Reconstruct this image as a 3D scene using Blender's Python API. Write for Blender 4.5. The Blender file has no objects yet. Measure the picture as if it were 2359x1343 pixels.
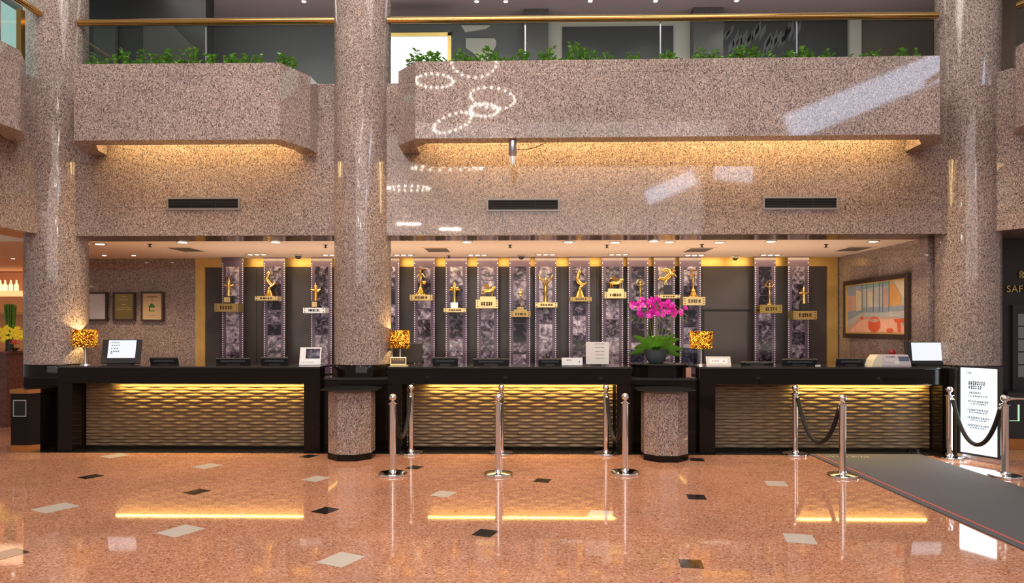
import bpy, math, random
from mathutils import Vector, Matrix
R = random.Random(7)
sc = bpy.context.scene
COL = sc.collection
PI = math.pi
# ---------------------------------------------------------------- camera
CX, HV, F, YAW, CAMZ = 1179.5, 754.0, 1573.0, math.radians(1.11), 1.57
def ray(u, v):
    a = (u - CX) / F
    return Vector((math.cos(YAW) * a - math.sin(YAW), math.sin(YAW) * a + math.cos(YAW), (HV - v) / F))
def at(u, v, Y):
    r = ray(u, v); t = Y / r.y
    return Vector((r.x * t, Y, CAMZ + r.z * t))
def X(u, Y): return at(u, HV, Y).x
def Z(u, v, Y): return at(u, v, Y).z
def floor_pt(u, v):
    r = ray(u, v); t = -CAMZ / r.z
    return Vector((r.x * t, r.y * t, 0))
cam = bpy.data.cameras.new('camera'); camo = bpy.data.objects.new('camera', cam); COL.objects.link(camo)
camo.location = (0, 0, CAMZ); camo.rotation_euler = (PI / 2, 0, YAW)
cam.sensor_width = 36; cam.lens = F / 2359 * 36; cam.shift_y = (HV - 671.5) / 2359
cam.clip_start = 0.05; cam.clip_end = 200
sc.camera = camo
# ---------------------------------------------------------------- materials
def nt(name):
    m = bpy.data.materials.new(name); m.use_nodes = True
    t = m.node_tree; b = t.nodes['Principled BSDF']
    return m, t, b
def rgb(h):
    c = [int(h[i:i + 2], 16) / 255 for i in (0, 2, 4)]
    return tuple((x / 12.92 if x <= .04045 else ((x + .055) / 1.055) ** 2.4) for x in c) + (1,)
def mat(name, color, rough=.5, metal=0., emit=0., ecol=None, spec=.5, noise=0., nscale=20., sample=True, alpha=1, coat=0):
    m, t, b = nt(name)
    c = rgb(color) if isinstance(color, str) else tuple(color) + (1,)
    b.inputs['Base Color'].default_value = c
    b.inputs['Roughness'].default_value = rough; b.inputs['Metallic'].default_value = metal
    b.inputs['Specular IOR Level'].default_value = spec
    b.inputs['Coat Weight'].default_value = coat
    if emit:
        b.inputs['Emission Color'].default_value = (rgb(ecol) if isinstance(ecol, str) else (tuple(ecol) + (1,) if ecol else c))
        b.inputs['Emission Strength'].default_value = emit
    if noise:
        tc = t.nodes.new('ShaderNodeTexCoord'); n = t.nodes.new('ShaderNodeTexNoise'); n.inputs['Scale'].default_value = nscale
        n.inputs['Detail'].default_value = 4
        t.links.new(tc.outputs['Object'], n.inputs['Vector'])
        mx = t.nodes.new('ShaderNodeMix'); mx.data_type = 'RGBA'
        t.links.new(n.outputs['Fac'], mx.inputs['Factor'])
        mx.inputs['A'].default_value = tuple(x * (1 - noise) for x in c[:3]) + (1,)
        mx.inputs['B'].default_value = tuple(min(1, x * (1 + noise)) for x in c[:3]) + (1,)
        t.links.new(mx.outputs['Result'], b.inputs['Base Color'])
    if not sample: m.cycles.emission_sampling = 'NONE'
    return m
def ramp(t, stops, interp='LINEAR'):
    r = t.nodes.new('ShaderNodeValToRGB'); cr = r.color_ramp; cr.interpolation = interp
    cr.elements[0].position = stops[0][0]; cr.elements[0].color = stops[0][1]
    cr.elements[1].position = stops[-1][0]; cr.elements[1].color = stops[-1][1]
    for p, c in stops[1:-1]:
        e = cr.elements.new(p); e.color = c
    return r
def math_node(t, op, a, b=None):
    n = t.nodes.new('ShaderNodeMath'); n.operation = op
    for i, s in enumerate((a, b)):
        if s is None: continue
        if isinstance(s, (int, float)): n.inputs[i].default_value = s
        else: t.links.new(s, n.inputs[i])
    return n.outputs[0]
def granite(name, stops, scale=135, rough=.045, zs=.6, joints=None, tint=(.92, .985, .97)):
    m, t, b = nt(name)
    tc = t.nodes.new('ShaderNodeTexCoord')
    mp = t.nodes.new('ShaderNodeMapping'); mp.inputs['Scale'].default_value = (1, 1, zs)
    t.links.new(tc.outputs['Object'], mp.inputs['Vector'])
    n0 = t.nodes.new('ShaderNodeTexNoise'); n0.inputs['Scale'].default_value = scale * .8; n0.inputs['Detail'].default_value = 1
    t.links.new(mp.outputs[0], n0.inputs['Vector'])
    mixv = t.nodes.new('ShaderNodeMix'); mixv.data_type = 'RGBA'; mixv.blend_type = 'LINEAR_LIGHT'; mixv.inputs['Factor'].default_value = .004
    t.links.new(mp.outputs[0], mixv.inputs['A']); t.links.new(n0.outputs['Color'], mixv.inputs['B'])
    vo = t.nodes.new('ShaderNodeTexVoronoi'); vo.inputs['Scale'].default_value = scale
    t.links.new(mixv.outputs['Result'], vo.inputs['Vector'])
    sep = t.nodes.new('ShaderNodeSeparateColor'); t.links.new(vo.outputs['Color'], sep.inputs[0])
    rp = ramp(t, stops, 'LINEAR'); t.links.new(sep.outputs[0], rp.inputs['Fac'])
    n1 = t.nodes.new('ShaderNodeTexNoise'); n1.inputs['Scale'].default_value = 1.1; n1.inputs['Detail'].default_value = 3
    t.links.new(tc.outputs['Object'], n1.inputs['Vector'])
    mul = t.nodes.new('ShaderNodeMix'); mul.data_type = 'RGBA'; mul.blend_type = 'MULTIPLY'; mul.inputs['Factor'].default_value = 1
    big = ramp(t, [(.3, (.82 * tint[0], .82 * tint[1], .82 * tint[2], 1)), (.7, (1.06 * tint[0], 1.04 * tint[1], 1.02 * tint[2], 1))])
    t.links.new(n1.outputs['Fac'], big.inputs['Fac'])
    t.links.new(rp.outputs['Color'], mul.inputs['A']); t.links.new(big.outputs['Color'], mul.inputs['B'])
    out = mul.outputs['Result']
    if joints:
        sx = t.nodes.new('ShaderNodeSeparateXYZ'); t.links.new(tc.outputs['Object'], sx.inputs[0])
        js = []
        for ax, w, off in joints:
            f = math_node(t, 'FRACT', math_node(t, 'DIVIDE', math_node(t, 'ADD', sx.outputs[ax], 100 * w + off), w))
            js.append(math_node(t, 'LESS_THAN', f, .006 / w))
        j = js[0]
        for k in js[1:]: j = math_node(t, 'MAXIMUM', j, k)
        dk = t.nodes.new('ShaderNodeMix'); dk.data_type = 'RGBA'; dk.blend_type = 'MULTIPLY'
        t.links.new(math_node(t, 'MULTIPLY', j, .4), dk.inputs['Factor'])
        t.links.new(out, dk.inputs['A']); dk.inputs['B'].default_value = (.2, .17, .16, 1)
        out = dk.outputs['Result']
    t.links.new(out, b.inputs['Base Color'])
    b.inputs['Roughness'].default_value = rough
    b.inputs['Specular IOR Level'].default_value = .5
    return m
GST = [(0, (.06, .045, .047, 1)), (.14, (.15, .112, .108, 1)), (.28, (.27, .192, .175, 1)), (.6, (.37, .26, .235, 1)), (.85, (.48, .365, .33, 1)), (1, (.62, .51, .47, 1))]
M = {}
M['granite'] = granite('pink_granite', GST, joints=[(0, 1.18, .3), (2, .79, .02)])
M['granite_col'] = granite('pink_granite_column', GST, rough=.06)
M['granite_side'] = granite('pink_granite_side', GST, joints=[(1, 1.18, .3), (2, .79, .02)])
M['floor'] = granite('terrazzo', [(0, (.22, .07, .03, 1)), (.12, (.40, .155, .07, 1)), (.5, (.52, .215, .105, 1)), (.85, (.60, .27, .14, 1)), (1, (.70, .40, .26, 1))], scale=95, rough=.045, zs=1, tint=(1.0, 1.12, 1.40))
M['tile_dark'] = mat('floor_inlay_dark', '2a2320', .06, noise=.5, nscale=120)
M['tile_light'] = mat('floor_inlay_light', 'c9beb4', .06, noise=.25, nscale=90)
M['border'] = mat('floor_border_black', '1c1a1a', .08, noise=.4, nscale=60)
M['black'] = mat('polished_black_stone', (.007, .005, .0042), .07, spec=.24, noise=.3, nscale=30)
M['blacktop'] = mat('polished_black_top', (.022, .021, .022), .1, noise=.3, nscale=30)
M['darkgrey'] = mat('dark_plastic', (.02, .02, .022), .35)
M['grey'] = mat('grey_plastic', (.09, .09, .095), .4)
M['chrome'] = mat('chrome', (.82, .78, .76), .09, 1)
M['brass'] = mat('brass', (.62, .36, .12), .16, 1, noise=.12, nscale=6)
M['steel'] = mat('brushed_steel', (.6, .6, .66), .25, 1)
M['gold'] = mat('gold', (.88, .58, .17), .16, 1)
M['goldpaint'] = mat('gold_leaf', (.75, .50, .16), .38, .55, noise=.3, nscale=4)
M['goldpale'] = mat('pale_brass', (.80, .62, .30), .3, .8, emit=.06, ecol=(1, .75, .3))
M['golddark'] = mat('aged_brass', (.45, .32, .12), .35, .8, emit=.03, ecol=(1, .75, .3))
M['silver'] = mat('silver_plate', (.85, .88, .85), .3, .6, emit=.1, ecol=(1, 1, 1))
M['engrave'] = mat('engraved_brown', (.12, .065, .015), .5)
M['ceiling'] = mat('ceiling_paint', 'e9d2ba', .7, noise=.05, nscale=2)
M['soffit'] = mat('bronze_soffit', (.22, .14, .09), .15, .8, noise=.3, nscale=5)
M['panel'] = mat('dark_wall_panel', (.060, .053, .055), .32, noise=.15, nscale=2)
M['film'] = mat('film_acrylic', (.105, .078, .13), .22, noise=.2, nscale=4)
M['dots'] = mat('sprocket_white', (.8, .78, .85), .4, emit=.1, ecol=(.95, .93, 1), sample=False)
M['rope'] = mat('black_velvet', (.008, .007, .007), .8, noise=.4, nscale=200)
M['white'] = mat('white_card', (.8, .79, .8), .5)
M['acrylic'] = mat('frosted_acrylic', (.62, .58, .56), .25)
M['clear'] = None
M['ink'] = mat('ink', (.07, .07, .09), .6)
M['inkgrey'] = mat('grey_ink', (.35, .36, .4), .6)
M['screen'] = mat('lit_screen', (.06, .06, .07), .3, emit=.95, ecol=(.92, .95, 1))
M['signlit'] = mat('lit_sign_face', (.06, .06, .07), .3, emit=1.12, ecol=(.86, .95, 1))
M['lightdisc'] = mat('lamp_disc', (1, .95, .85), .3, emit=9, ecol=(1, .9, .75), sample=False)
M['vent'] = mat('vent_metal', (.05, .045, .045), .4, .3)
M['ventframe'] = mat('vent_frame', (.27, .26, .27), .4, .3)
M['slot'] = mat('black_void', (.004, .004, .004), .8)
M['frame'] = mat('dark_wood_frame', (.05, .028, .018), .25, noise=.4, nscale=18)
M['carpet'] = mat('grey_carpet', (.082, .08, .094), .9, noise=.3, nscale=180)
M['redline'] = mat('carpet_red_line', (.55, .09, .06), .9)
M['leaf'] = mat('glossy_leaf', (.19, .50, .05), .35, noise=.6, nscale=9)
M['leaf2'] = mat('planter_leaf', (.15, .36, .05), .45, noise=.8, nscale=14)
M['stem'] = mat('plant_stem', (.16, .2, .06), .6)
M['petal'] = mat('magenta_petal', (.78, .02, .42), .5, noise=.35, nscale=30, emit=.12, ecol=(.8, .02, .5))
M['bowl'] = mat('slate_bowl', (.085, .105, .12), .45, noise=.5, nscale=12)
M['soil'] = mat('soil', (.03, .02, .012), .9, noise=.5, nscale=50)
M['yellow'] = mat('yellow_flower', (.9, .62, .03), .5, noise=.4, nscale=40, emit=.18, ecol=(1, .72, .05))  # faint emission added to brighten the blossoms
M['pinkf'] = mat('coral_flower', (.9, .22, .2), .5)
M['mezzwall'] = mat('mezz_wall_grey', (.10, .10, .105), .5, noise=.1, nscale=1)
M['mezzdark'] = mat('mezz_wall_dark', (.018, .017, .018), .45)
M['mezzpanel'] = mat('mezz_panel', (.055, .05, .048), .4)
M['mezzbrown'] = mat('mezz_brown', (.10, .075, .055), .4, noise=.3, nscale=1)
M['cream'] = mat('cream_paint', (.48, .44, .39), .6)
M['mezzceil'] = mat('mezz_ceiling', (.25, .205, .205), .6)
M['poster'] = mat('lit_poster', (.85, .88, .92), .4, emit=.9, ecol=(.93, .96, 1))
M['cyan'] = mat('pale_cyan_glow', (.6, .9, .85), .4, emit=.6, ecol=(.7, 1, .95))
M['creamplastic'] = mat('cream_plastic', (.72, .66, .52), .4)
M['red'] = mat('red_plastic', (.28, .006, .02), .35)
M['woodgold'] = mat('lit_bar_shelf', (.9, .45, .15), .4, emit=.9, ecol=(1, .55, .25))
M['bottle'] = mat('glowing_bottle', (.9, .6, .3), .2, emit=1.3, ecol=(1, .66, .4))
M['copper'] = mat('copper_trim', (.6, .28, .1), .22, 1)
M['redstone'] = mat('red_polished_stone', (.13, .055, .045), .12, noise=.7, nscale=22)
M['tan'] = mat('tan_wall', (.35, .2, .13), .6)
def glass_mat(name, tint, fac=.1):
    m = bpy.data.materials.new(name); m.use_nodes = True; t = m.node_tree
    t.nodes.remove(t.nodes['Principled BSDF']); out = t.nodes['Material Output']
    tr = t.nodes.new('ShaderNodeBsdfTransparent'); tr.inputs[0].default_value = tint + (1,)
    gl = t.nodes.new('ShaderNodeBsdfGlossy'); gl.inputs['Roughness'].default_value = .01
    fr = t.nodes.new('ShaderNodeFresnel'); fr.inputs[0].default_value = 1.45
    ge = t.nodes.new('ShaderNodeNewGeometry'); mx = t.nodes.new('ShaderNodeMixShader')
    t.links.new(math_node(t, 'MULTIPLY', fr.outputs[0], math_node(t, 'SUBTRACT', 1.0, ge.outputs['Backfacing'])), mx.inputs[0])
    t.links.new(tr.outputs[0], mx.inputs[1]); t.links.new(gl.outputs[0], mx.inputs[2]); t.links.new(mx.outputs[0], out.inputs[0])
    return m
M['glass'] = glass_mat('balustrade_glass', (.80, .86, .84))
M['clear'] = glass_mat('clear_acrylic', (.8, .8, .82))
M['tinted'] = glass_mat('tinted_acrylic', (.42, .47, .55))
def photo_mat():
    m, t, b = nt('film_still')
    tc = t.nodes.new('ShaderNodeTexCoord'); oi = t.nodes.new('ShaderNodeObjectInfo')
    off = t.nodes.new('ShaderNodeVectorMath'); off.operation = 'ADD'
    cmb = t.nodes.new('ShaderNodeCombineXYZ')
    for i, k in enumerate((37., 91., 53.)): t.links.new(math_node(t, 'MULTIPLY', oi.outputs['Random'], k), cmb.inputs[i])
    t.links.new(tc.outputs['Object'], off.inputs[0]); t.links.new(cmb.outputs[0], off.inputs[1])
    n = t.nodes.new('ShaderNodeTexNoise'); n.inputs['Scale'].default_value = 11; n.inputs['Detail'].default_value = 8; n.inputs['Roughness'].default_value = .62; n.inputs['Distortion'].default_value = .9
    t.links.new(off.outputs[0], n.inputs['Vector'])
    v = t.nodes.new('ShaderNodeTexVoronoi'); v.inputs['Scale'].default_value = 17; t.links.new(off.outputs[0], v.inputs['Vector'])
    s = t.nodes.new('ShaderNodeSeparateColor'); t.links.new(v.outputs['Color'], s.inputs[0])
    val = math_node(t, 'ADD', math_node(t, 'MULTIPLY', n.outputs['Fac'], 1.05), math_node(t, 'MULTIPLY', s.outputs[0], .11))
    bias = math_node(t, 'MULTIPLY', math_node(t, 'SUBTRACT', math_node(t, 'FRACT', math_node(t, 'MULTIPLY', oi.outputs['Random'], 7.3)), .5), .30)
    val = math_node(t, 'ADD', val, bias)
    r = ramp(t, [(.46, (.010, .008, .016, 1)), (.57, (.06, .05, .08, 1)), (.74, (.30, .27, .36, 1)), (.9, (.66, .62, .72, 1))])
    t.links.new(val, r.inputs['Fac']); t.links.new(r.outputs['Color'], b.inputs['Base Color'])
    b.inputs['Roughness'].default_value = .2
    return m
M['photo'] = photo_mat()
def petal_mat():
    m = M['petal']; t = m.node_tree; b = t.nodes['Principled BSDF']; oi = t.nodes.new('ShaderNodeObjectInfo')
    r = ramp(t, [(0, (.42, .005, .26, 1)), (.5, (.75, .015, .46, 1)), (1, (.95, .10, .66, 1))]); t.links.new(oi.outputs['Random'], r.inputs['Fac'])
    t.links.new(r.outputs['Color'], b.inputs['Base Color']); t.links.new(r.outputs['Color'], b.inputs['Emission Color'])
petal_mat()
def shade_mat():
    m, t, b = nt('amber_mosaic_shade')
    tc = t.nodes.new('ShaderNodeTexCoord')
    v = t.nodes.new('ShaderNodeTexVoronoi'); v.inputs['Scale'].default_value = 60; t.links.new(tc.outputs['Object'], v.inputs['Vector'])
    v2 = t.nodes.new('ShaderNodeTexVoronoi'); v2.feature = 'DISTANCE_TO_EDGE'; v2.inputs['Scale'].default_value = 60; t.links.new(tc.outputs['Object'], v2.inputs['Vector'])
    s = t.nodes.new('ShaderNodeSeparateColor'); t.links.new(v.outputs['Color'], s.inputs[0])
    c = ramp(t, [(0, (.015, .004, .001, 1)), (.3, (.11, .04, .003, 1)), (.6, (.22, .10, .012, 1)), (1, (.42, .28, .06, 1))]); t.links.new(s.outputs[0], c.inputs['Fac'])
    e = ramp(t, [(.05, (.02, .02, .02, 1)), (.22, (1, 1, 1, 1))]); t.links.new(v2.outputs['Distance'], e.inputs['Fac'])
    mx = t.nodes.new('ShaderNodeMix'); mx.data_type = 'RGBA'; mx.blend_type = 'MULTIPLY'; mx.inputs['Factor'].default_value = 1
    t.links.new(c.outputs['Color'], mx.inputs['A']); t.links.new(e.outputs['Color'], mx.inputs['B'])
    t.links.new(mx.outputs['Result'], b.inputs['Base Color'])
    tl = t.nodes.new('ShaderNodeBsdfTranslucent'); t.links.new(mx.outputs['Result'], tl.inputs['Color'])
    ms = t.nodes.new('ShaderNodeMixShader'); ms.inputs[0].default_value = .7
    b.inputs['Roughness'].default_value = .25
    t.links.new(b.outputs[0], ms.inputs[1]); t.links.new(tl.outputs[0], ms.inputs[2])
    t.links.new(ms.outputs[0], t.nodes['Material Output'].inputs[0])
    return m
M['shade'] = shade_mat()
def weave_mat():
    m, t, b = nt('woven_bronze')
    tc = t.nodes.new('ShaderNodeTexCoord')
    mp = t.nodes.new('ShaderNodeMapping'); mp.inputs['Scale'].default_value = (70, 70, 110); t.links.new(tc.outputs['Object'], mp.inputs[0])
    v = t.nodes.new('ShaderNodeTexVoronoi'); v.inputs['Scale'].default_value = 1; v.inputs['Randomness'].default_value = .35; t.links.new(mp.outputs[0], v.inputs['Vector'])
    r = ramp(t, [(.15, (.04, .025, .014, 1)), (.5, (.165, .108, .06, 1))]); t.links.new(v.outputs['Distance'], r.inputs['Fac'])
    t.links.new(r.outputs['Color'], b.inputs['Base Color'])
    b.inputs['Metallic'].default_value = .2; b.inputs['Roughness'].default_value = .48
    return m
M['weave'] = weave_mat()
# ---------------------------------------------------------------- mesh builder
class MB:
    def __init__(s): s.v = []; s.f = []; s.mi = []
    def add(s, vs, fs, mi=0):
        n = len(s.v); s.v += [tuple(x) for x in vs]; s.f += [tuple(i + n for i in f) for f in fs]; s.mi += [mi] * len(fs); return s
    def box(s, x0, x1, y0, y1, z0, z1, T=None, mi=0):
        vs = [Vector(p) for p in ((x0, y0, z0), (x1, y0, z0), (x1, y1, z0), (x0, y1, z0), (x0, y0, z1), (x1, y0, z1), (x1, y1, z1), (x0, y1, z1))]
        if T: vs = [T @ p for p in vs]
        return s.add(vs, [(0, 3, 2, 1), (4, 5, 6, 7), (0, 1, 5, 4), (1, 2, 6, 5), (2, 3, 7, 6), (3, 0, 4, 7)], mi)
    def poly(s, pts, mi=0, T=None):
        pts = [Vector(p) for p in pts]
        if T: pts = [T @ p for p in pts]
        return s.add(pts, [tuple(range(len(pts)))], mi)
    def prism(s, pts, z0, z1, mi=0, T=None):
        n = len(pts); vs = [Vector((p[0], p[1], z0)) for p in pts] + [Vector((p[0], p[1], z1)) for p in pts]
        if T: vs = [T @ p for p in vs]
        fs = [tuple(range(n - 1, -1, -1)), tuple(range(n, 2 * n))] + [(i, (i + 1) % n, n + (i + 1) % n, n + i) for i in range(n)]
        return s.add(vs, fs, mi)
    def tube(s, pts, rad, n=10, mi=0, cap=True, T=None):
        pts = [Vector(p) for p in pts]
        if T: pts = [T @ p for p in pts]
        if not hasattr(rad, '__len__'): rad = [rad] * len(pts)
        vs = []; up = Vector((.13, .31, .94)).normalized()
        for i, p in enumerate(pts):
            d = (pts[min(i + 1, len(pts) - 1)] - pts[max(i - 1, 0)]).normalized()
            if abs(d.dot(up)) > .97: up = Vector((.94, .2, .1)).normalized()
            a = d.cross(up).normalized(); b = a.cross(d).normalized(); up = b
            for k in range(n):
                q = 2 * PI * k / n; vs.append(p + (a * math.cos(q) + b * math.sin(q)) * rad[i])
        fs = [(i * n + k, i * n + (k + 1) % n, (i + 1) * n + (k + 1) % n, (i + 1) * n + k) for i in range(len(pts) - 1) for k in range(n)]
        if cap:
            fs.append(tuple(range(n - 1, -1, -1))); fs.append(tuple((len(pts) - 1) * n + k for k in range(n)))
        return s.add(vs, fs, mi)
    def lathe(s, prof, c=(0, 0, 0), n=24, mi=0, T=None):
        vs = []
        for r, z in prof:
            for k in range(n):
                q = 2 * PI * k / n; vs.append(Vector((c[0] + r * math.cos(q), c[1] + r * math.sin(q), c[2] + z)))
        if T: vs = [T @ p for p in vs]
        m = len(prof)
        fs = [(i * n + k, i * n + (k + 1) % n, (i + 1) * n + (k + 1) % n, (i + 1) * n + k) for i in range(m - 1) for k in range(n)]
        fs.append(tuple(range(n - 1, -1, -1))); fs.append(tuple((m - 1) * n + k for k in range(n)))
        return s.add(vs, fs, mi)
    def ball(s, c, r, n=12, mi=0, T=None):
        if not hasattr(r, '__len__'): r = (r, r, r)
        m = max(6, n // 2 + 2); vs = []
        for i in range(m + 1):
            a = PI * i / m
            a = min(max(a, .02), PI - .02)
            for k in range(n):
                q = 2 * PI * k / n
                vs.append(Vector((c[0] + r[0] * math.sin(a) * math.cos(q), c[1] + r[1] * math.sin(a) * math.sin(q), c[2] - r[2] * math.cos(a))))
        if T: vs = [T @ p for p in vs]
        fs = [(i * n + k, i * n + (k + 1) % n, (i + 1) * n + (k + 1) % n, (i + 1) * n + k) for i in range(m) for k in range(n)]
        fs.append(tuple(range(n - 1, -1, -1))); fs.append(tuple(m * n + k for k in range(n)))
        return s.add(vs, fs, mi)
    def build(s, name, mats, parent=None, smooth=False, bevel=0, world=True, loc=None):
        """loc: origin (for top-level). parent: geometry in world coords is shifted to the parent's root unless world=False."""
        o0 = Vector((0, 0, 0))
        if parent is not None and world:
            p = parent
            while p.parent is not None: p = p.parent
            o0 = Vector(p.location)
        if loc is not None: o0 = Vector(loc)
        me = bpy.data.meshes.new(name)
        me.from_pydata([(x - o0.x, y - o0.y, z - o0.z) for x, y, z in s.v], [], s.f)
        for mm in (mats if isinstance(mats, (list, tuple)) else [mats]): me.materials.append(mm)
        me.polygons.foreach_set('material_index', s.mi)
        if smooth:
            me.polygons.foreach_set('use_smooth', [True] * len(me.polygons))
        me.update()
        o = bpy.data.objects.new(name, me); COL.objects.link(o)
        if smooth:
            try: me.set_sharp_from_angle(angle=math.radians(42))
            except Exception: pass
        if parent is not None: o.parent = parent
        elif loc is not None: o.location = loc
        if bevel:
            b = o.modifiers.new('bevel', 'BEVEL'); b.width = bevel; b.segments = 2; b.limit_method = 'ANGLE'
        return o
def tag(o, label, cat, group=None, kind=None):
    o['label'] = label; o['category'] = cat
    if group: o['group'] = group
    if kind: o['kind'] = kind
    return o
def thing(name, label, cat, loc=(0, 0, 0), group=None, rz=0):
    o = bpy.data.objects.new(name, None); COL.objects.link(o); o.location = loc; o.rotation_euler = (0, 0, rz)
    o.empty_display_size = .1
    return tag(o, label, cat, group)
def dup(root, loc, label, rz=None):
    r = root.copy(); COL.objects.link(r); r.location = loc; r['label'] = label
    if rz is not None: r.rotation_euler = (0, 0, rz)
    for ch in list(root.children):
        c = ch.copy(); COL.objects.link(c); c.parent = r
        for g in ch.children:
            d = g.copy(); COL.objects.link(d); d.parent = c
    return r
def struct(o):
    o['kind'] = 'structure'; return o
def S(name, mb, m, **k): return struct(mb.build(name, m, **k))
def strokes(mb, o, r, u, w, h, n, mi=0, rnd=R, fill=.62):
    """small unreadable marks in a line, as the photograph shows them"""
    o, r, u = Vector(o), Vector(r).normalized(), Vector(u).normalized()
    x = 0
    for i in range(n):
        cw = w / n
        a = x + cw * .1; bw = cw * fill * rnd.uniform(.7, 1.2)
        for j in range(2):
            k0 = rnd.uniform(0, .2) * h if j == 0 else rnd.uniform(.5, .65) * h
            hh = h * rnd.uniform(.26, .38)
            p = o + r * a + u * k0
            mb.poly([p, p + r * bw, p + r * bw + u * hh, p + u * hh], mi)
        p = o + r * (a + bw * rnd.uniform(0, .6))
        mb.poly([p, p + r * bw * .38, p + r * bw * .38 + u * h, p + u * h], mi)
        x += cw
ORD = ['first', 'second', 'third', 'fourth', 'fifth', 'sixth', 'seventh', 'eighth', 'ninth', 'tenth', 'eleventh', 'twelfth', 'thirteenth', 'fourteenth', 'fifteenth', 'sixteenth', 'seventeenth', 'eighteenth']
# ---------------------------------------------------------------- key planes
YW, YC, YF, YCL, YB = 8.86, 9.00, 8.14, 9.39, 11.8     # facade wall, column centres, planter front, alcove ceiling edge, alcove back
ZS, ZT, ZPB = 2.77, 4.747, 3.826                        # soffit, parapet top, planter bottom
CR = .37
XL, XM, XR = X(131, YC), X(836, YC), X(2229, YC)
YCF, YP, YD, ZC = 8.52, 8.76, 8.62, 1.077               # counter leg front, woven panel, link desk front, counter top
ZBAND = .86
# ================================================================ SETTING
# floor with inlays
fl = MB()
fl.poly([(-16, -8, 0), (12, -8, 0), (12, 18, 0), (-16, 18, 0)])
def inlay(u, v, s, rot, mi):
    c = floor_pt(u, v); a = math.radians(rot); ca, sa = math.cos(a) * s / 2, math.sin(a) * s / 2
    k = 1.12
    fl.poly([(c.x - ca + sa * k, c.y - sa - ca * k, .0012), (c.x + ca + sa * k, c.y + sa - ca * k, .0012), (c.x + ca - sa * k, c.y + sa + ca * k, .0012), (c.x - ca - sa * k, c.y - sa + ca * k, .0012)], mi)
for u, v, s, r in [(209, 1098, .17, -28), (453, 1133, .17, -27), (711, 1051, .16, -26), (750, 1176, .165, -26), (955, 1077, .155, -22), (1118, 1228, .155, -22), (1250, 1107, .155, -16), (1606, 1059, .16, -8), (1604, 1145, .165, -5), (1592, 1299, .15, -8), (14, 1277, .19, -28)]:
    inlay(u, v, s, r, 1)
for u, v, s, r in [(478, 1074, .225, -27), (265, 1050, .23, -27), (128, 1170, .25, -28), (416, 1223, .235, -27), (728, 1103, .2, -26), (786, 1289, .22, -26), (1022, 1138, .19, -20), (1384, 1184, .2, -14), (1788, 1114, .2, -10), (1842, 1241, .21, -13)]:
    inlay(u, v, s, r, 2)
fl.poly([(X(30, 8.5), 8.44, .001), (X(2200, 8.44), 8.44, .001), (X(2200, 8.44), 8.95, .001), (X(30, 8.5), 8.95, .001)], 3)
S('floor', fl, [M['floor'], M['tile_dark'], M['tile_light'], M['border']])
# alcove back wall: granite left part, gold surround with dark panels
xg, xg1, xg2, xg3 = X(450, YB), X(472, YB), X(1906, YB), X(1930, YB)
S('wall_back_left', MB().box(-8.7, xg, YB, YB + .2, 0, ZS), M['granite'])
wb = MB(); zg = Z(1200, 614, YB)
wb.box(xg, xg3, YB + .03, YB + .2, 0, ZS, mi=0)
wb.box(xg, xg1, YB, YB + .04, 0, ZS, mi=0); wb.box(xg2, xg3, YB, YB + .04, 0, ZS, mi=0)
wb.box(xg1, xg2, YB, YB + .04, zg, ZS, mi=0)
wb.box(xg1 + .01, xg2 - .01, YB + .012, YB + .05, 0, zg - .01, mi=1)
for u in (590, 770, 905, 1075, 1150, 1290, 1375, 1500, 1618, 1733):
    wb.box(X(u, YB) - .003, X(u, YB) + .003, YB + .009, YB + .02, 0, zg - .01, mi=2)
S('wall_back', wb, [M['goldpaint'], M['panel'], M['slot']])
# concealed staff door in the dark panelling
d = MB(); x0, x1, zt = X(1622, YB), X(1722, YB), Z(1670, 717, YB)
d.box(x0, x1, YB - .006, YB + .03, 0, zt)
S('door_1', d, M['panel'])
S('trim_1', MB().box(x0 - .01, x1 + .05, YB - .012, YB + .02, zt, zt + .03), M['slot'])
xr = X(1932, YB)
S('wall_right', MB().box(xr, xr + .2, 9.2, YB + .1, 0, ZS), M['granite_side'])
cl = MB().box(-8.7, xr + .1, YCL, YB + .2, ZS, ZS + .12)
S('ceiling', cl, M['ceiling'])
# facade wall (parapet) above the counters, its bronze underside
S('wall_front', MB().box(XL + .05, XR + .1, YW, YCL, ZS, ZT), M['granite'])
tr = MB()
for i in range(19):
    a = XL + .3 + i * .62
    if a < XR: tr.box(a, min(a + .612, XR), YW + .015, YCL, ZS - .006, ZS + .002)
S('trim_2', tr, M['soffit'])
# side wings
S('wall_left', MB().prism([(-6.24, 8.75), (-6.35, 9.4), (-6.8, 9.4), (-6.8, 2.0), (-6.3, 2.0), (-6.3, 7.9)], ZS, ZT), M['granite_side'])
S('wall_right_wing', MB().prism([(XR + .12, 8.62), (6.45, 7.75), (6.45, 2.0), (7, 2.0), (7, 9.3), (XR + .1, 9.3)], ZS, ZT), M['granite_side'])
S('ceiling_bar', MB().box(-16, -8.7, 9.0, 15.2, ZS + .02, ZS + .2), M['ceiling'])
S('wall_bar_back', MB().box(-16, -8.5, 15, 15.2, 0, ZS), M['tan'])
S('wall_bar_side', MB().box(-8.7, -8.55, 12.0, 15, 0, ZS), M['tan'])
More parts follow.
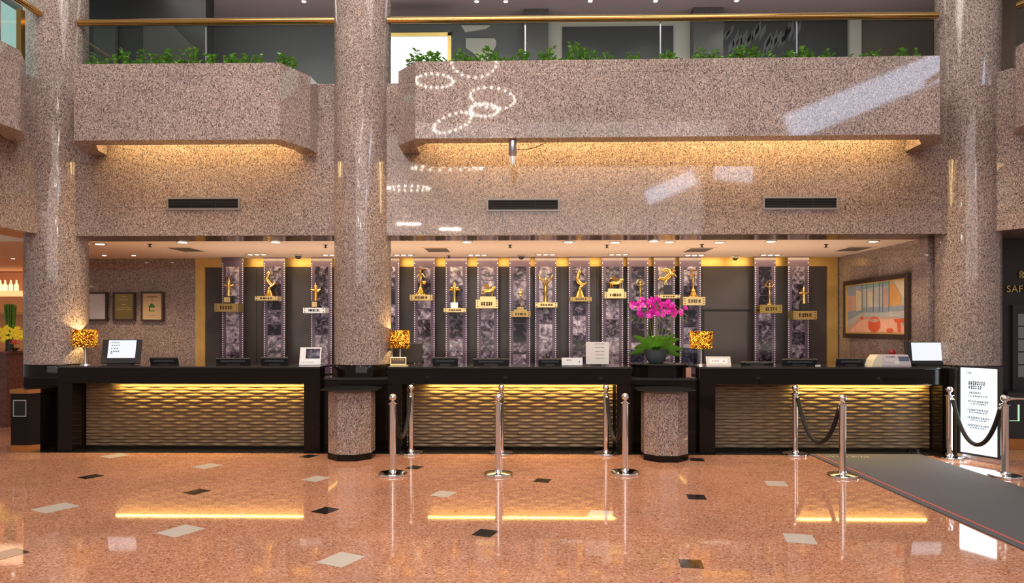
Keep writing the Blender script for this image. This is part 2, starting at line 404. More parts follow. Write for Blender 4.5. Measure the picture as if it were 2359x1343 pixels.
# dark wall to the right with lettering above a glazed door
YR = 9.3
S('wall_right_entry', MB().box(XR + .3, 8.5, YR, YR + .2, 0, ZS + .4), M['mezzdark'])
S('ceiling_entry', MB().box(XR + .2, 8.5, 8.75, YR + .2, ZS + .02, ZS + .15), M['cream'])
dr = struct(bpy.data.objects.new('door_2', None)); COL.objects.link(dr); dr.location = (X(2330, YR), YR, 0)
x0 = X(2328, YR)
MB().box(x0, x0 + .95, YR - .04, YR, .02, Z(2340, 702, YR)).build('door_leaf', M['darkgrey'], dr)
g = MB()
for c in range(3):
    for r in range(5):
        zz = Z(2340, 868, YR) + r * .172
        g.box(x0 + .07 + c * .28, x0 + .17 + c * .28, YR - .046, YR - .038, zz, zz + .155)
g.build('door_pane', mat('dim_door_glass', (.12, .12, .13), .2, emit=.05, ecol=(.7, .75, .8)), dr)
txt = bpy.data.curves.new('wall_sign', 'FONT'); txt.body = 'SAFE'; txt.size = .128; txt.extrude = .006
txt.space_character = 1.12
tmp = bpy.data.objects.new('tmp', txt); COL.objects.link(tmp)
me = bpy.data.meshes.new_from_object(tmp.evaluated_get(bpy.context.evaluated_depsgraph_get())); bpy.data.objects.remove(tmp); bpy.data.curves.remove(txt)
me.transform(Matrix.Rotation(PI / 2, 4, 'X')); me.materials.clear(); me.materials.append(M['goldpaint'])
to = bpy.data.objects.new('wall_sign', me); COL.objects.link(to); to.location = at(2318, 673, YR - .02)
tag(to, 'gold capital letters on the dark wall above the door at far right', 'sign')
mk = MB(); p = at(2346, 641, YR - .02); strokes(mk, p, (1, 0, 0), (0, 0, 1), .12, .1, 1)
mk.build('characters', M['golddark'], to)
# characters mesh is in world space relative to sign root
# ---------------------------------------------------------------- mezzanine behind the glass
YM, ZM = 12.2, 7.12
S('floor_mezzanine', MB().box(-9, 9, YCL, YM + .3, 3.9, 4.05), M['mezzpanel'])
S('ceiling_mezzanine', MB().box(-9, 9, 9.6, YM + .3, ZM, ZM + .1), M['mezzceil'])
S('wall_mezzanine', MB().box(-9, 9, YM, YM + .2, 4, ZM), M['mezzwall'])
mz = MB()
def wallbox(mb, u0, u1, v0, v1, Y, d, mi=0): mb.box(X(u0, Y), X(u1, Y), Y - d, Y + .02, Z((u0 + u1) / 2, v1, Y), Z((u0 + u1) / 2, v0, Y), mi=mi)
wallbox(mz, 1207, 1262, 24, 200, YM, .3, 1)           # dark pillar
wallbox(mz, 1262, 1588, 46, 200, YM, .05, 0)          # cream surround
wallbox(mz, 1588, 1950, 46, 200, YM, .04, 2)
wallbox(mz, 1588, 1655, 18, 200, YM, .3, 1)
wallbox(mz, 1950, 1977, 48, 200, YM, .12, 0)
wallbox(mz, 1977, 2160, 46, 200, YM, .05, 3)
wallbox(mz, 2160, 2420, 40, 220, YM, .05, 3)
wallbox(mz, 1295, 1549, 65, 210, YM, .08, 2)
S('trim_3', mz, [M['cream'], M['mezzpanel'], M['mezzdark'], M['mezzbrown']])
# sloping pale light-coloured stair soffit & dark corner on the left
dk = MB()
dk.box(X(195, 11), X(474, 11), 11.0, 11.3, 4.05, ZM + .02)
S('wall_mezzanine_left', dk, M['mezzdark'])
st = MB()
Yq = 10.9
st.prism([(0, 0), (1, 0), (1, .25), (0, .25)], 0, .01)
st = MB()
for pts, mi in (([(330, 57), (395, 57), (450, 112), (450, 200), (330, 200)], 0), ([(215, 57), (265, 57), (265, 200), (215, 200)], 1)):
    a = [at(u, v, Yq) for u, v in pts]; n = len(a)
    st.add(a + [q + Vector((0, .08, 0)) for q in a], [tuple(range(n)), tuple(range(2 * n - 1, n - 1, -1))] + [(i, n + i, n + (i + 1) % n, (i + 1) % n) for i in range(n)], mi)
S('trim_4', st, [M['mezzpanel'], M['mezzpanel']])
# curved pale motif on the grey wall
cv = MB()
for pts in ([(1073, 88), (1138, 88), (1143, 93), (1143, 105), (1132, 125), (1120, 140), (1110, 140), (1090, 122), (1073, 110)], [(1062, 58), (1130, 58), (1120, 66), (1072, 74)]):
    a = [at(u, v, YM - .03) for u, v in pts]; n = len(a)
    cv.add(a + [q + Vector((0, .03, 0)) for q in a], [tuple(range(n))] + [(i, n + i, n + (i + 1) % n, (i + 1) % n) for i in range(n)])
tag(cv.build('wall_relief', M['cream'], loc=tuple(at(1110, 100, YM))), 'pale rounded relief shapes on the grey upper wall beside the lit poster', 'wall decoration')
# faint leaf pattern panel upstairs
lf = MB()
for i in range(9):
    u, v = 1600 + i * 26, 125 - (i % 3) * 14
    for k in range(3):
        a, b = at(u + k * 9, v, YM - .045), at(u + k * 9 + 10 + R.uniform(0, 14), v - R.uniform(35, 62), YM - .045)
        m2 = (a + b) / 2 + Vector((.06, 0, .02)); m1 = (a + b) / 2 - Vector((.05, 0, 0))
        lf.poly([a, m2, b, m1])
tag(lf.build('leaf_mural', M['mezzwall'], loc=tuple(at(1720, 90, YM))), 'grey leaf mural on the dark upper-floor panel right of the door surround', 'mural')
# lit poster with gold frame
po = thing('lit_poster', 'bright white lit poster in a gold frame on the upper floor', 'poster', tuple(at(960, 190, YM - .3)))
Yp = 11.6
wp = MB(); wallbox(wp, 880, 1033, 86, 230, Yp, .03); wp.build('poster_face', M['poster'], po)
fp = MB(); wallbox(fp, 872, 1040, 78, 86, Yp, .06); wallbox(fp, 1032, 1040, 78, 230, Yp, .06); fp.build('poster_frame', M['goldpaint'], po)
bp = MB(); wallbox(bp, 868, 1043, 74, 78, Yp, .07); bp.build('frame_edge', M['mezzdark'], po)
# ---------------------------------------------------------------- balustrades: glass, joints, brass rail
def balustrade(u0, u1, joints, label):
    ZR = 5.592
    xa, xb = X(u0, YW + .05), X(u1, YW + .05)
    t = thing('glass_balustrade', label, 'balustrade', ((xa + xb) / 2, YW + .09, ZT), 'upper-floor balustrades')
    MB().tube([(xa, YW + .05, ZR), (xb, YW + .05, ZR)], .043, 20).build('handrail', M['brass'], t, smooth=True)
    xs = [xa + .02] + [X(j, YW + .09) for j in joints] + [xb - .02]
    for i in range(len(xs) - 1):
        MB().box(xs[i] + .006, xs[i + 1] - .006, YW + .085, YW + .097, ZT - .02, ZR - .03).build('glass_pane', M['glass'], t)
    for j in xs[1:-1]:
        MB().box(j - .008, j + .008, YW + .08, YW + .102, ZT - .02, ZR - .03).build('joint_post', M['steel'], t)
    return t
balustrade(182, 790, [475], 'glass balustrade with brass handrail between left and middle columns')
balustrade(880, 2160, [1210, 1521, 1835], 'long glass balustrade with brass handrail between middle and right columns')
# left wing glazing with rail end
t = thing('glass_balustrade', 'cyan-lit glass balustrade with brass rail end left of left column', 'balustrade', (-6.25, 7.6, ZT), 'upper-floor balustrades')
MB().tube([(-6.22, 8.62, 5.59), (-6.22, 5.0, 5.59)], .045, 16).build('handrail', M['brass'], t, smooth=True)
MB().box(-6.235, -6.222, 4.0, 8.3, ZT - .02, 5.49).build('glass_pane', M['glass'], t)
MB().box(-6.26, -6.2, 8.28, 8.35, ZT - .02, 5.49).build('joint_post', M['brass'], t)
MB().box(-6.25, -6.21, 7.93, 7.97, ZT - .02, 5.49).build('joint_post', M['steel'], t)
S('window_1', MB().box(-8.9, -8.8, 5.5, 12.15, 4.3, 7.05), M['cyan'])
t = thing('glass_balustrade', 'dark glass balustrade with rail at right of right column', 'balustrade', (6.4, 7.6, ZT), 'upper-floor balustrades')
MB().tube([(6.05, 8.5, 5.52), (6.42, 7.8, 5.52), (6.42, 5.0, 5.52)], .045, 16).build('handrail', M['brass'], t, smooth=True)
MB().prism([(6.02, 8.5), (6.40, 7.8), (6.415, 7.81), (6.035, 8.51)], ZT - .02, 5.49).build('glass_pane', M['glass'], t)
S('wall_mezzanine_right', MB().box(7.6, 7.7, 5, 12, 4.0, ZM), M['mezzbrown'])
# ---------------------------------------------------------------- columns
def column(x, label, zb=.934, name='granite_column'):
    t = thing(name, label, 'column', (x, YC, zb))
    MB().lathe([(CR, 1.09), (CR, 8.2)], (x, YC, 0), 64).build('shaft', M['granite_col'], t, smooth=True)
    MB().lathe([(CR + .004, zb), (CR + .004, 1.075), (CR - .004, 1.09)], (x, YC, 0), 64).build('base_band', M['black'], t, smooth=True)
column(XL, 'round pink granite column at left, behind the amber lamp and trash bin')
column(XM, 'round pink granite column in the middle, behind the left octagonal pedestal')
column(XR, 'round pink granite column at right, behind the lit sign', 0)
# ---------------------------------------------------------------- planters
def inset(pts, d):
    # pts: open polyline wall->front->wall ; offset inward (towards +y centre)
    n = len(pts); cx = sum(p[0] for p in pts) / n; out = []
    for i, p in enumerate(pts):
        segs = []
        if i > 0: segs.append((Vector(p) - Vector(pts[i - 1])).normalized())
        if i < n - 1: segs.append((Vector(pts[i + 1]) - Vector(p)).normalized())
        ns = [Vector((-s.y, s.x)) for s in segs]
        nn = sum(ns, Vector((0, 0))) / len(ns); nn = nn / max(nn.length_squared, .2)
        out.append((min(max(p[0] + nn.x * d, -6.22), 6.1), min(p[1] + nn.y * d, YW - .01)))
    return out
def planter(pts, label, zb=ZPB, zt=ZT, gm='granite', lip=.22, name='granite_planter'):
    cx = sum(p[0] for p in pts) / len(pts); cy = sum(p[1] for p in pts) / len(pts)
    t = thing(name, label, 'planter', (cx, cy, zb))
    inn = inset(pts, lip); wall = MB(); n = len(pts)
    ps = [Vector((a, b, 0)) for a, b in pts]; qs = [Vector((a, b, 0)) for a, b in inn]
    for i in range(n - 1):
        a, b, c, e = ps[i], ps[i + 1], qs[i + 1], qs[i]
        for z0, z1 in ((zb, zt),):
            V = [Vector((p.x, p.y, z)) for z in (z0, z1) for p in (a, b, c, e)]
            wall.add(V, [(0, 1, 5, 4), (2, 3, 7, 6), (3, 2, 1, 0), (4, 5, 6, 7)])
    wall.build('planter_wall', M[gm], t)
    fl2 = MB().prism(inn, zb + .32, zb + .40); fl2.build('planter_bottom', M['granite'], t)
    MB().prism(inn, zt - .14, zt - .05).build('soil', M['soil'], t)
    return t
def P(u, Y): return (X(u, Y), Y)
xl0 = X(170, YF); xl1 = X(645, YF); xl2 = X(715, 8.587)
planter([(xl0 - .25, YW - .01), (xl0 - .22, 8.56), (xl0, YF), (xl1, YF), (xl2, 8.587), (xl2 + .01, YW - .01)], 'pink granite balcony planter box left of the middle column')
YF2 = 8.08
xr0 = X(957, YF); xr1 = X(2165, YF2); xr0c = X(918, 8.456)
planter([(xr0c - .01, YW - .01), (xr0c, 8.456), (xr0, YF), (xr1, YF2), (xr1 + .24, 8.42), (xr1 + .25, YW - .01)], 'long pink granite balcony planter box right of the middle column')
planter([(-6.25, 8.3), (-6.02, 8.12), (-5.80, 7.74), (-5.86, 3.5), (-6.25, 3.5)][::-1], 'pink granite planter corner at far left edge beside the left column', gm='granite_side')
planter([(6.12, 8.22), (5.72, 8.12), (5.56, 7.85), (5.62, 3.5), (6.4, 3.5)], 'pink granite planter corner at far right edge beside the right column', gm='granite_side')
# plants in the planters
def clump(x, y, z0, w, h, rnd):
    f, s = MB(), MB()
    ns = max(6, int(w / .024))
    for i in range(ns):
        bx, by = rnd.uniform(-w / 2, w / 2), rnd.uniform(-.06, .06)
        e = 1 - (abs(bx) / (w / 2)) ** 2 * .6
        hh = h * e * rnd.uniform(.65, 1.0); tipx, tipy = bx * 1.2 + rnd.uniform(-.03, .03), by + rnd.uniform(-.05, .05)
        s.tube([(x + bx * .5, y + by * .5, z0), (x + (bx + tipx) / 2, y + by, z0 + hh * .6), (x + tipx, y + tipy, z0 + hh)], .003, 5)
        for k in range(12):
            q = .35 + .65 * k / 11
            c = Vector((x + bx + (tipx - bx) * q, y + by + (tipy - by) * q, z0 + hh * q))
            a = rnd.uniform(0, 2 * PI); el = rnd.uniform(-.4, .8); L = rnd.uniform(.04, .085)
            dr = Vector((math.cos(a) * math.cos(el), math.sin(a) * math.cos(el), math.sin(el))); sd = dr.cross(Vector((0, 0, 1))).normalized() * L * .42
            up = Vector((0, 0, .008))
            f.add([c, c + dr * L * .5 + sd + up, c + dr * L, c + dr * L * .5 - sd + up, c + dr * L * .5 - up], [(0, 4, 1), (1, 4, 2), (0, 3, 4), (3, 2, 4)])
    return f, s
def plant(u, px, w, y, label, group, vrim):
    x = X(u, y); z0 = ZT - .05; ztop = Z(u, vrim - px, y)
    t = thing('potted_foliage', label, 'plant', (x, y, z0), group)
    f, s = clump(x, y, z0, w, ztop - z0, R)
    f.build('foliage', M['leaf2'], t); s.build('stems', M['stem'], t)
lp = [(222, 13, .2), (290, 22, .24), (342, 19, .26), (386, 21, .22), (440, 34, .26), (490, 16, .2), (532, 21, .22), (570, 18, .2), (598, 14, .16)]
for i, (u, px, w) in enumerate(lp):
    plant(u, px, w, YF + .3, f'green leafy plant, {ORD[i]} from left in the left balcony planter', 'plants in the left balcony planter', 136)
plant(655, 34, .3, YF + .42, 'green leafy plant at the angled right corner of the left balcony planter', 'plants in the left balcony planter', 150)
rp_ = [(985, 30, .42), (1062, 22, .3), (1125, 26, .34), (1196, 22, .3), (1262, 26, .32), (1335, 34, .42), (1400, 13, .22), (1455, 14, .22), (1535, 17, .3), (1632, 26, .34), (1728, 32, .46), (1840, 27, .34), (1902, 13, .18), (1955, 15, .16), (2010, 9, .14), (2086, 20, .24)]
for i, (u, px, w) in enumerate(rp_):
    plant(u, px, w, YF + .3 - .05 * (u - 957) / 1200, f'green leafy plant, {ORD[i]} from left in the long right balcony planter', 'plants in the right balcony planter', 139 - 13 * (u - 957) / 1208)
# ---------------------------------------------------------------- wall vents
def vent(u0, u1, v0, v1, label):
    x0, x1 = X(u0, YW), X(u1, YW); um = (u0 + u1) / 2; z0, z1 = Z(um, v1, YW), Z(um, v0, YW)
    t = thing('wall_vent', label, 'vent', ((x0 + x1) / 2, YW, z0), 'air vents in the granite wall')
    fr = MB(); w = .022
    for b in ((x0, x1, z0, z0 + w), (x0, x1, z1 - w, z1), (x0, x0 + w, z0 + w, z1 - w), (x1 - w, x1, z0 + w, z1 - w)): fr.box(b[0], b[1], YW - .015, YW + .01, b[2], b[3])
    fr.build('vent_frame', M['ventframe'], t)
    MB().box(x0 + w, x1 - w, YW - .002, YW + .01, z0 + w, z1 - w).build('vent_cavity', M['slot'], t)
    sl = MB(); n = 6
    for i in range(n):
        z = z0 + w + (z1 - z0 - 2 * w) * (i + .5) / n
        sl.box(x0 + w, x1 - w, YW - .012, YW - .003, z - .003, z + .003)
    for k in (1, 2): sl.box(x0 + (x1 - x0) * k / 3 - .002, x0 + (x1 - x0) * k / 3 + .002, YW - .012, YW - .003, z0 + w, z1 - w)
    sl.build('vent_slats', M['vent'], t)
vent(385, 553, 455, 484, 'black slatted air vent in the granite wall left of the middle column')
vent(1121, 1289, 457, 487, 'black slatted air vent in the granite wall below the hanging lamp')
vent(1757, 1930, 453, 483, 'black slatted air vent in the granite wall near the right column')
# hanging spot lamp
Yh = 8.24
xh = X(1181, Yh); zt, zb = ZPB - .005, Z(1181, 380, Yh)
t = thing('spot_lamp', 'silver cylinder spot lamp hanging under the long planter', 'lamp', (xh, Yh, zb))
MB().lathe([(.035, .10), (.05, .12), (.052, zt - zb)], (xh, Yh, zb), 20).build('lamp_body', M['steel'], t, smooth=True)
MB().lathe([(.022, 0), (.026, .015), (.036, .105)], (xh, Yh, zb), 20).build('lamp_nozzle', M['silver'], t, smooth=True)
MB().tube([(xh + .05, Yh, zt - .10), (xh + .14, Yh + .03, zt - .105), (xh + .28, Yh + .08, zt - .06), (xh + .40, Yh + .1, zt - .0)], .004, 6).build('cable', M['darkgrey'], t, smooth=True)
# ================================================================ COUNTERS
def weave(x0, x1, z0, z1, seed):
    mb = MB(); rows = 21; sub = 6; nx = int((x1 - x0) / .024); nz = rows * sub; rh = (z1 - z0) / rows; lam = .33
    vs = []
    for j in range(nz + 1):
        q = j / sub; r = min(int(q), rows - 1); fz = q - r
        for i in range(nx + 1):
            x = x0 + (x1 - x0) * i / nx
            w = .5 + .5 * math.cos(2 * PI * (x / lam + (r % 2) * .5 + .07 * math.sin(r * 2.1)))
            A = .004 + .011 * w
            prof = math.sin(PI * min(1, fz)) ** .8 if 0 < fz < 1 else 0
            vs.append((x, YP - A * prof, z0 + (z1 - z0) * j / nz - .006 * w * prof))
    m = nx + 1
    mb.add(vs, [(j * m + i, j * m + i + 1, (j + 1) * m + i + 1, (j + 1) * m + i) for j in range(nz) for i in range(nx)])
    return mb
def counter(uf0, uf1, legl, legr, light, label):
    """portal frame of polished black stone around a recessed woven panel"""
    x0, x1 = X(uf0, YCF), X(uf1, YCF); lw0, lw1 = X(legl, YCF), X(legr, YCF)
    t = thing('reception_counter', label, 'counter', ((x0 + x1) / 2, YCF + .3, 0), 'reception counters')
    MB().box(x0, x1, YCF - .012, 9.16, ZC - .025, ZC).build('countertop', M['blacktop'], t, bevel=.004)
    MB().box(x0, x1, YCF, YCF + .21, ZBAND, ZC - .025).build('front_band', M['black'], t, bevel=.003)
    MB().box(x0, lw0, YCF, 9.1, 0, ZBAND).build('leg', M['black'], t, bevel=.004)
    MB().box(lw1, x1, YCF, 9.1, 0, ZBAND).build('leg', M['black'], t, bevel=.004)
    MB().box(lw0, lw1, YP + .005, YP + .05, 0, ZC - .03).build('back_panel', M['black'], t)
    MB().box(lw0, lw1, YP - .03, YP + .01, 0.003, .028).build('plinth', M['black'], t)
    weave(lw0 + .03, lw1 - .02, .032, ZBAND + .01, 1).build('woven_panel', M['weave'], t, smooth=True)
    la, lb = X(light[0], 8.65), X(light[1], 8.65)
    st = MB().box(la, lb, 8.60, 8.625, ZBAND - .012, ZBAND); st.build('light_strip', M['goldpale'], t)
    L = bpy.data.lights.new('counter_strip_light', 'AREA'); L.shape = 'RECTANGLE'; L.size = lb - la; L.size_y = .03; L.energy = 11 * (lb - la); L.color = (1, .66, .16)
    lo = bpy.data.objects.new('counter_strip_light', L); COL.objects.link(lo); lo.location = ((la + lb) / 2, 8.70, ZBAND - .004); lo.rotation_euler = (math.radians(8), 0, 0)
    return t
counter(133, 737, 166, 700, (262, 696), 'black reception counter left of the middle column, woven bronze front')
counter(893, 1455, 924, 1421, (985, 1418), 'black reception counter between the two octagonal pedestals, woven bronze front')
counter(1612, 2205, 1648, 2171, (1838, 2140), 'black reception counter at right by the carpet, woven bronze front')
# low link desks between the counters
def desk(x0, x1, label, zt=.932, y0=YD):
    t = thing('link_desk', label, 'desk', ((x0 + x1) / 2, y0 + .2, 0))
    MB().box(x0, x1, y0 + .01, 9.12, 0, zt - .03).build('desk_body', M['black'], t)
    MB().box(x0, x1, y0, 9.14, zt - .03, zt).build('desk_top', M['blacktop'], t, bevel=.003)
desk(X(737, YCF) + .005, X(893, YCF) - .005, 'low black link desk around the middle column base')
desk(X(1455, YCF) + .005, X(1612, YCF) - .005, 'low black link desk under the orchid plinth')
desk(-6.56, X(133, YCF) - .005, 'low black link desk around the left column base', y0=8.80)
# round plinth carrying the orchid
xo = X(1518, YC)
t = thing('round_plinth', 'round black plinth carrying the orchid bowl', 'plinth', (xo, YC, .932))
MB().lathe([(CR, 0), (CR, .15)], (xo, YC, .933), 56).build('plinth_drum', M['black'], t, smooth=True)
MB().lathe([(CR + .012, 0), (CR + .02, .006), (CR + .02, .016), (CR + .012, .02)], (xo, YC, 1.083), 56).build('plinth_top', M['blacktop'], t, smooth=True)
ZPL = 1.103
# octagonal pedestals
def pedestal(u, vb, label):
    yc = 8.22; x = X(u, yc - .1); r = .28
    t = thing('octagonal_pedestal', label, 'pedestal', (x, yc, 0), 'octagonal pedestals')
    oc = lambda r, a0: [(x + r * math.cos(a0 + k * PI / 4), yc + r * math.sin(a0 + k * PI / 4)) for k in range(8)]
    a0 = math.radians(22.5)
    MB().prism(oc(r + .006, a0), 0, .075).build('pedestal_base', M['black'], t)
    MB().prism(oc(r, a0), .075, .80).build('pedestal_body', M['granite_col'], t)
    tp = MB(); po = oc(r + .09, a0); pi = oc(r + .02, a0)
    vs = [(a, b, .80) for a, b in pi] + [(a, b, .822) for a, b in po] + [(a, b, .836) for a, b in po]
    tp.add(vs, [tuple(range(7, -1, -1)), tuple(range(16, 24))] + [(i, (i + 1) % 8, 8 + (i + 1) % 8, 8 + i) for i in range(8)] + [(8 + i, 8 + (i + 1) % 8, 16 + (i + 1) % 8, 16 + i) for i in range(8)])
    tp.build('pedestal_top', M['blacktop'], t)
pedestal(806, 1060, 'octagonal pink granite pedestal with black top, in front of the middle column')
pedestal(1534, 1065, 'octagonal pink granite pedestal with black top, in front of the orchid')
# trash bin
xa, xb = X(25, 8.44), X(81, 8.44); ybn = 8.44
t = thing('trash_bin', 'black polished trash bin with steel-framed square opening, below the left column', 'trash bin', ((xa + xb) / 2, 8.6, 0))
bv = .09
pl = [(xa, ybn), (xb - bv, ybn), (xb, ybn + bv), (xb, 8.78), (xa, 8.78)]
MB().prism(pl, .09, .74).build('bin_body', M['black'], t)
big = [(xa - .008, ybn - .008), (xb - bv + .003, ybn - .008), (xb + .008, ybn + bv - .003), (xb + .008, 8.788), (xa - .008, 8.788)]
MB().prism(big, .74, .79).build('top_rim', M['copper'], t)
MB().prism(pl, .001, .09).build('bin_base', M['copper'], t)
zz0, zz1 = Z(46, 960, ybn), Z(46, 921, ybn); q0, q1 = X(31, ybn), X(62, ybn)
fr = MB(); w = .014
for b in ((q0, q1, zz0, zz0 + w), (q0, q1, zz1 - w, zz1), (q0, q0 + w, zz0 + w, zz1 - w), (q1 - w, q1, zz0 + w, zz1 - w)): fr.box(b[0], b[1], ybn - .01, ybn, b[2], b[3])
fr.build('opening_frame', M['steel'], t)
MB().box(q0 + w, q1 - w, ybn - .003, ybn + .001, zz0 + w, zz1 - w).build('bin_opening', M['slot'], t)
# ================================================================ FILM STRIPS AND TROPHIES
TR = [  # centre u, top v, shelf (u0,u1,v0,v1), kind, phrase
 (527, 638, (494, 548, 699, 718), 'obelisk', 'slim gold star trophy on a black block'),
 (620, 625, (587, 639, 682, 692), 'swirl', 'gold curling ribbon trophy left of the middle column'),
 (727, 650, (698, 749, 709, 721), 'obelisk', 'gold spire trophy on the silver shelf'),
 (969, 617, (944, 996, 679, 692), 'bell', 'gold figure trophy on a bell base above the brass lamp plaque'),
 (1047, 650, (1022, 1073, 710, 719), 'plume', 'gold cross-shaped figure trophy on a pale block'),
 (1124, 658, (1096, 1147, 690, 710), 'lion', 'gold winged lion trophy on a wide gold block'),
 (1199, 665, (1176, 1222, 717, 730), 'glass', 'small clear-stem trophy on a stepped gold base'),
 (1257, 632, (1233, 1284, 697, 708), 'wings', 'tall gold figure trophy with two raised wings'),
 (1336, 623, (1314, 1363, 684, 694), 'swirl', 'gold curling bird trophy above the frosted notice stand'),
 (1418, 640, (1393, 1443, 672, 687), 'lion', 'gold flying lion trophy on a bright silver-gold block'),
 (1475, 642, (1451, 1500, 697, 708), 'diamond', 'bronze-gold figure trophy just above the left orchid blooms'),
 (1537, 617, (1516, 1566, 679, 687), 'horse', 'gold rearing horse trophy on a dark stone stand'),
 (1597, 620, (1574, 1625, 684, 703), 'bell', 'gold dancer trophy on a flared base right of the orchids'),
 (1773, 645, (1751, 1802, 702, 721), 'diamond', 'slim gold figure trophy holding its arms overhead'),
 (1852, 656, (1828, 1882, 716, 736), 'cross', 'gold cross trophy on a black block, rightmost trophy'),
]
STRIPS = [(511, 561), (607, 657), (716, 765), (953, 1002), (1026, 1076), (1099, 1148), (1173, 1222), (1232, 1282), (1310, 1359), (1386, 1436), (1445, 1494), (1506, 1555), (1565, 1615), (1738, 1787), (1815, 1864)]
YS = 11.60
def film_strip(u0, u1, label):
    x0, x1 = X(u0, YS), X(u1, YS); xm = (x0 + x1) / 2; w = x1 - x0; um = (u0 + u1) / 2
    zb, zt = .78, ZS - .004
    t = thing('film_strip_panel', label, 'wall display', (xm, YS, zb), 'film-strip panels on the alcove back wall')
    MB().box(x0 + .08, x1 - .08, YS + .02, YB, zb + .2, zt - .2).build('mounting_rail', M['slot'], t)
    dd = MB().box(x0, x1, YS, YS + .02, zb, zt); z = zb + .02; ztop = Z(um, 613, YS)
    while z < zt - .02:
        for s in (x0 + .010, x1 - .023):
            if z < ztop or int(z * 1000) % 3 == 0: dd.box(s, s + .013, YS - .004, YS, z, z + .017, mi=1)
        z += .037
    dd.build('film_base', [M['film'], M['dots']], t)
    z = ztop - .01
    while z > .95:
        h = R.choice([.19, .21, .24, .27, .3, .33])
        MB().box(-w * .30, w * .30, -.004, 0, -h + .012, 0).build('photo_still', M['photo'], t, world=False).location = (0, 0, z - zb)
        z -= h
    return t
for (u0, u1), tr in zip(STRIPS, TR):
    film_strip(u0, u1, 'film-strip panel behind the ' + tr[4])
film_strip(872, 920, 'film-strip panel partly hidden by the middle column and amber lamp')
def fig_human(mb, z, h, arms, w=1.):
    mb.tube([(0, 0, z), (0, 0, z + h * .3), (0, 0, z + h * .46), (0, 0, z + h * .56), (0, 0, z + h * .72), (0, 0, z + h * .76)], [h * .07 * w, h * .055 * w, h * .075 * w, h * .055 * w, h * .085 * w, h * .03], 10)
    mb.ball((0, 0, z + h * .83), (h * .045, h * .045, h * .06), 10)
    for s in (-1, 1):
        if arms == 'diamond': p = [(s * h * .08, 0, z + h * .70), (s * h * .17, 0, z + h * .80), (s * h * .10, 0, z + h * .92), (0, 0, z + h)]
        elif arms == 'wings': p = [(s * h * .05, 0, z + h * .66), (s * h * .12, 0, z + h * .80), (s * h * .22, 0, z + h * .86), (s * h * .26, 0, z + h)]
        elif arms == 'side': p = [(s * h * .07, 0, z + h * .70), (s * h * .15, 0, z + h * .62), (s * h * .2, 0, z + h * .5)]
        else: p = [(s * h * .06, 0, z + h * .68), (s * h * .2, 0, z + h * .70), (s * h * .26, 0, z + h * .78)]
        mb.tube(p, [h * .03, h * .035 if arms == 'wings' else h * .026, h * .05 if arms == 'wings' else h * .022, h * .012][:len(p)] if len(p) == 4 else [h * .03, h * .026, h * .02], 8)
def fig_quad(mb, z, L, flying=False):
    b = z + L * .42
    mb.tube([(-L * .42, 0, b), (-L * .25, 0, b + L * .02), (L * .1, 0, b), (L * .3, 0, b + L * .08), (L * .42, 0, b + L * .2)], [L * .06, L * .13, L * .12, L * .15, L * .1], 10)
    mb.ball((L * .5, 0, b + L * .26), (L * .14, L * .11, L * .12), 10)
    mb.ball((L * .40, 0, b + L * .2), (L * .14, L * .15, L * .18), 10)
    for x, dx in ((-.33, -.06), (-.27, .08), (.27, .12), (.33, -.02)):
        s = .05 if dx > 0 else -.05
        mb.tube([(L * x, L * s, b), (L * (x + dx), L * s, b - L * .22), (L * (x + dx * .6), L * s, z + .004), (L * (x + dx * .6 + .06), L * s, z + .004)], [L * .065, L * .04, L * .032, L * .03], 8)
    mb.tube([(-L * .42, 0, b), (-L * .58, 0, b + L * .1), (-L * .62, 0, b + L * .28), (-L * .54, 0, b + L * .34)], [L * .03, L * .022, L * .02, L * .03], 6)
    for s in (-1, 1):
        mb.add([(L * .22, s * L * .1, b + L * .1), (L * .12, s * L * .16, b + L * .42), (-L * .2, s * L * .2, b + L * .55), (-L * .38, s * L * .2, b + L * .42), (-L * .1, s * L * .14, b + L * .18)], [(0, 1, 2, 3, 4)])
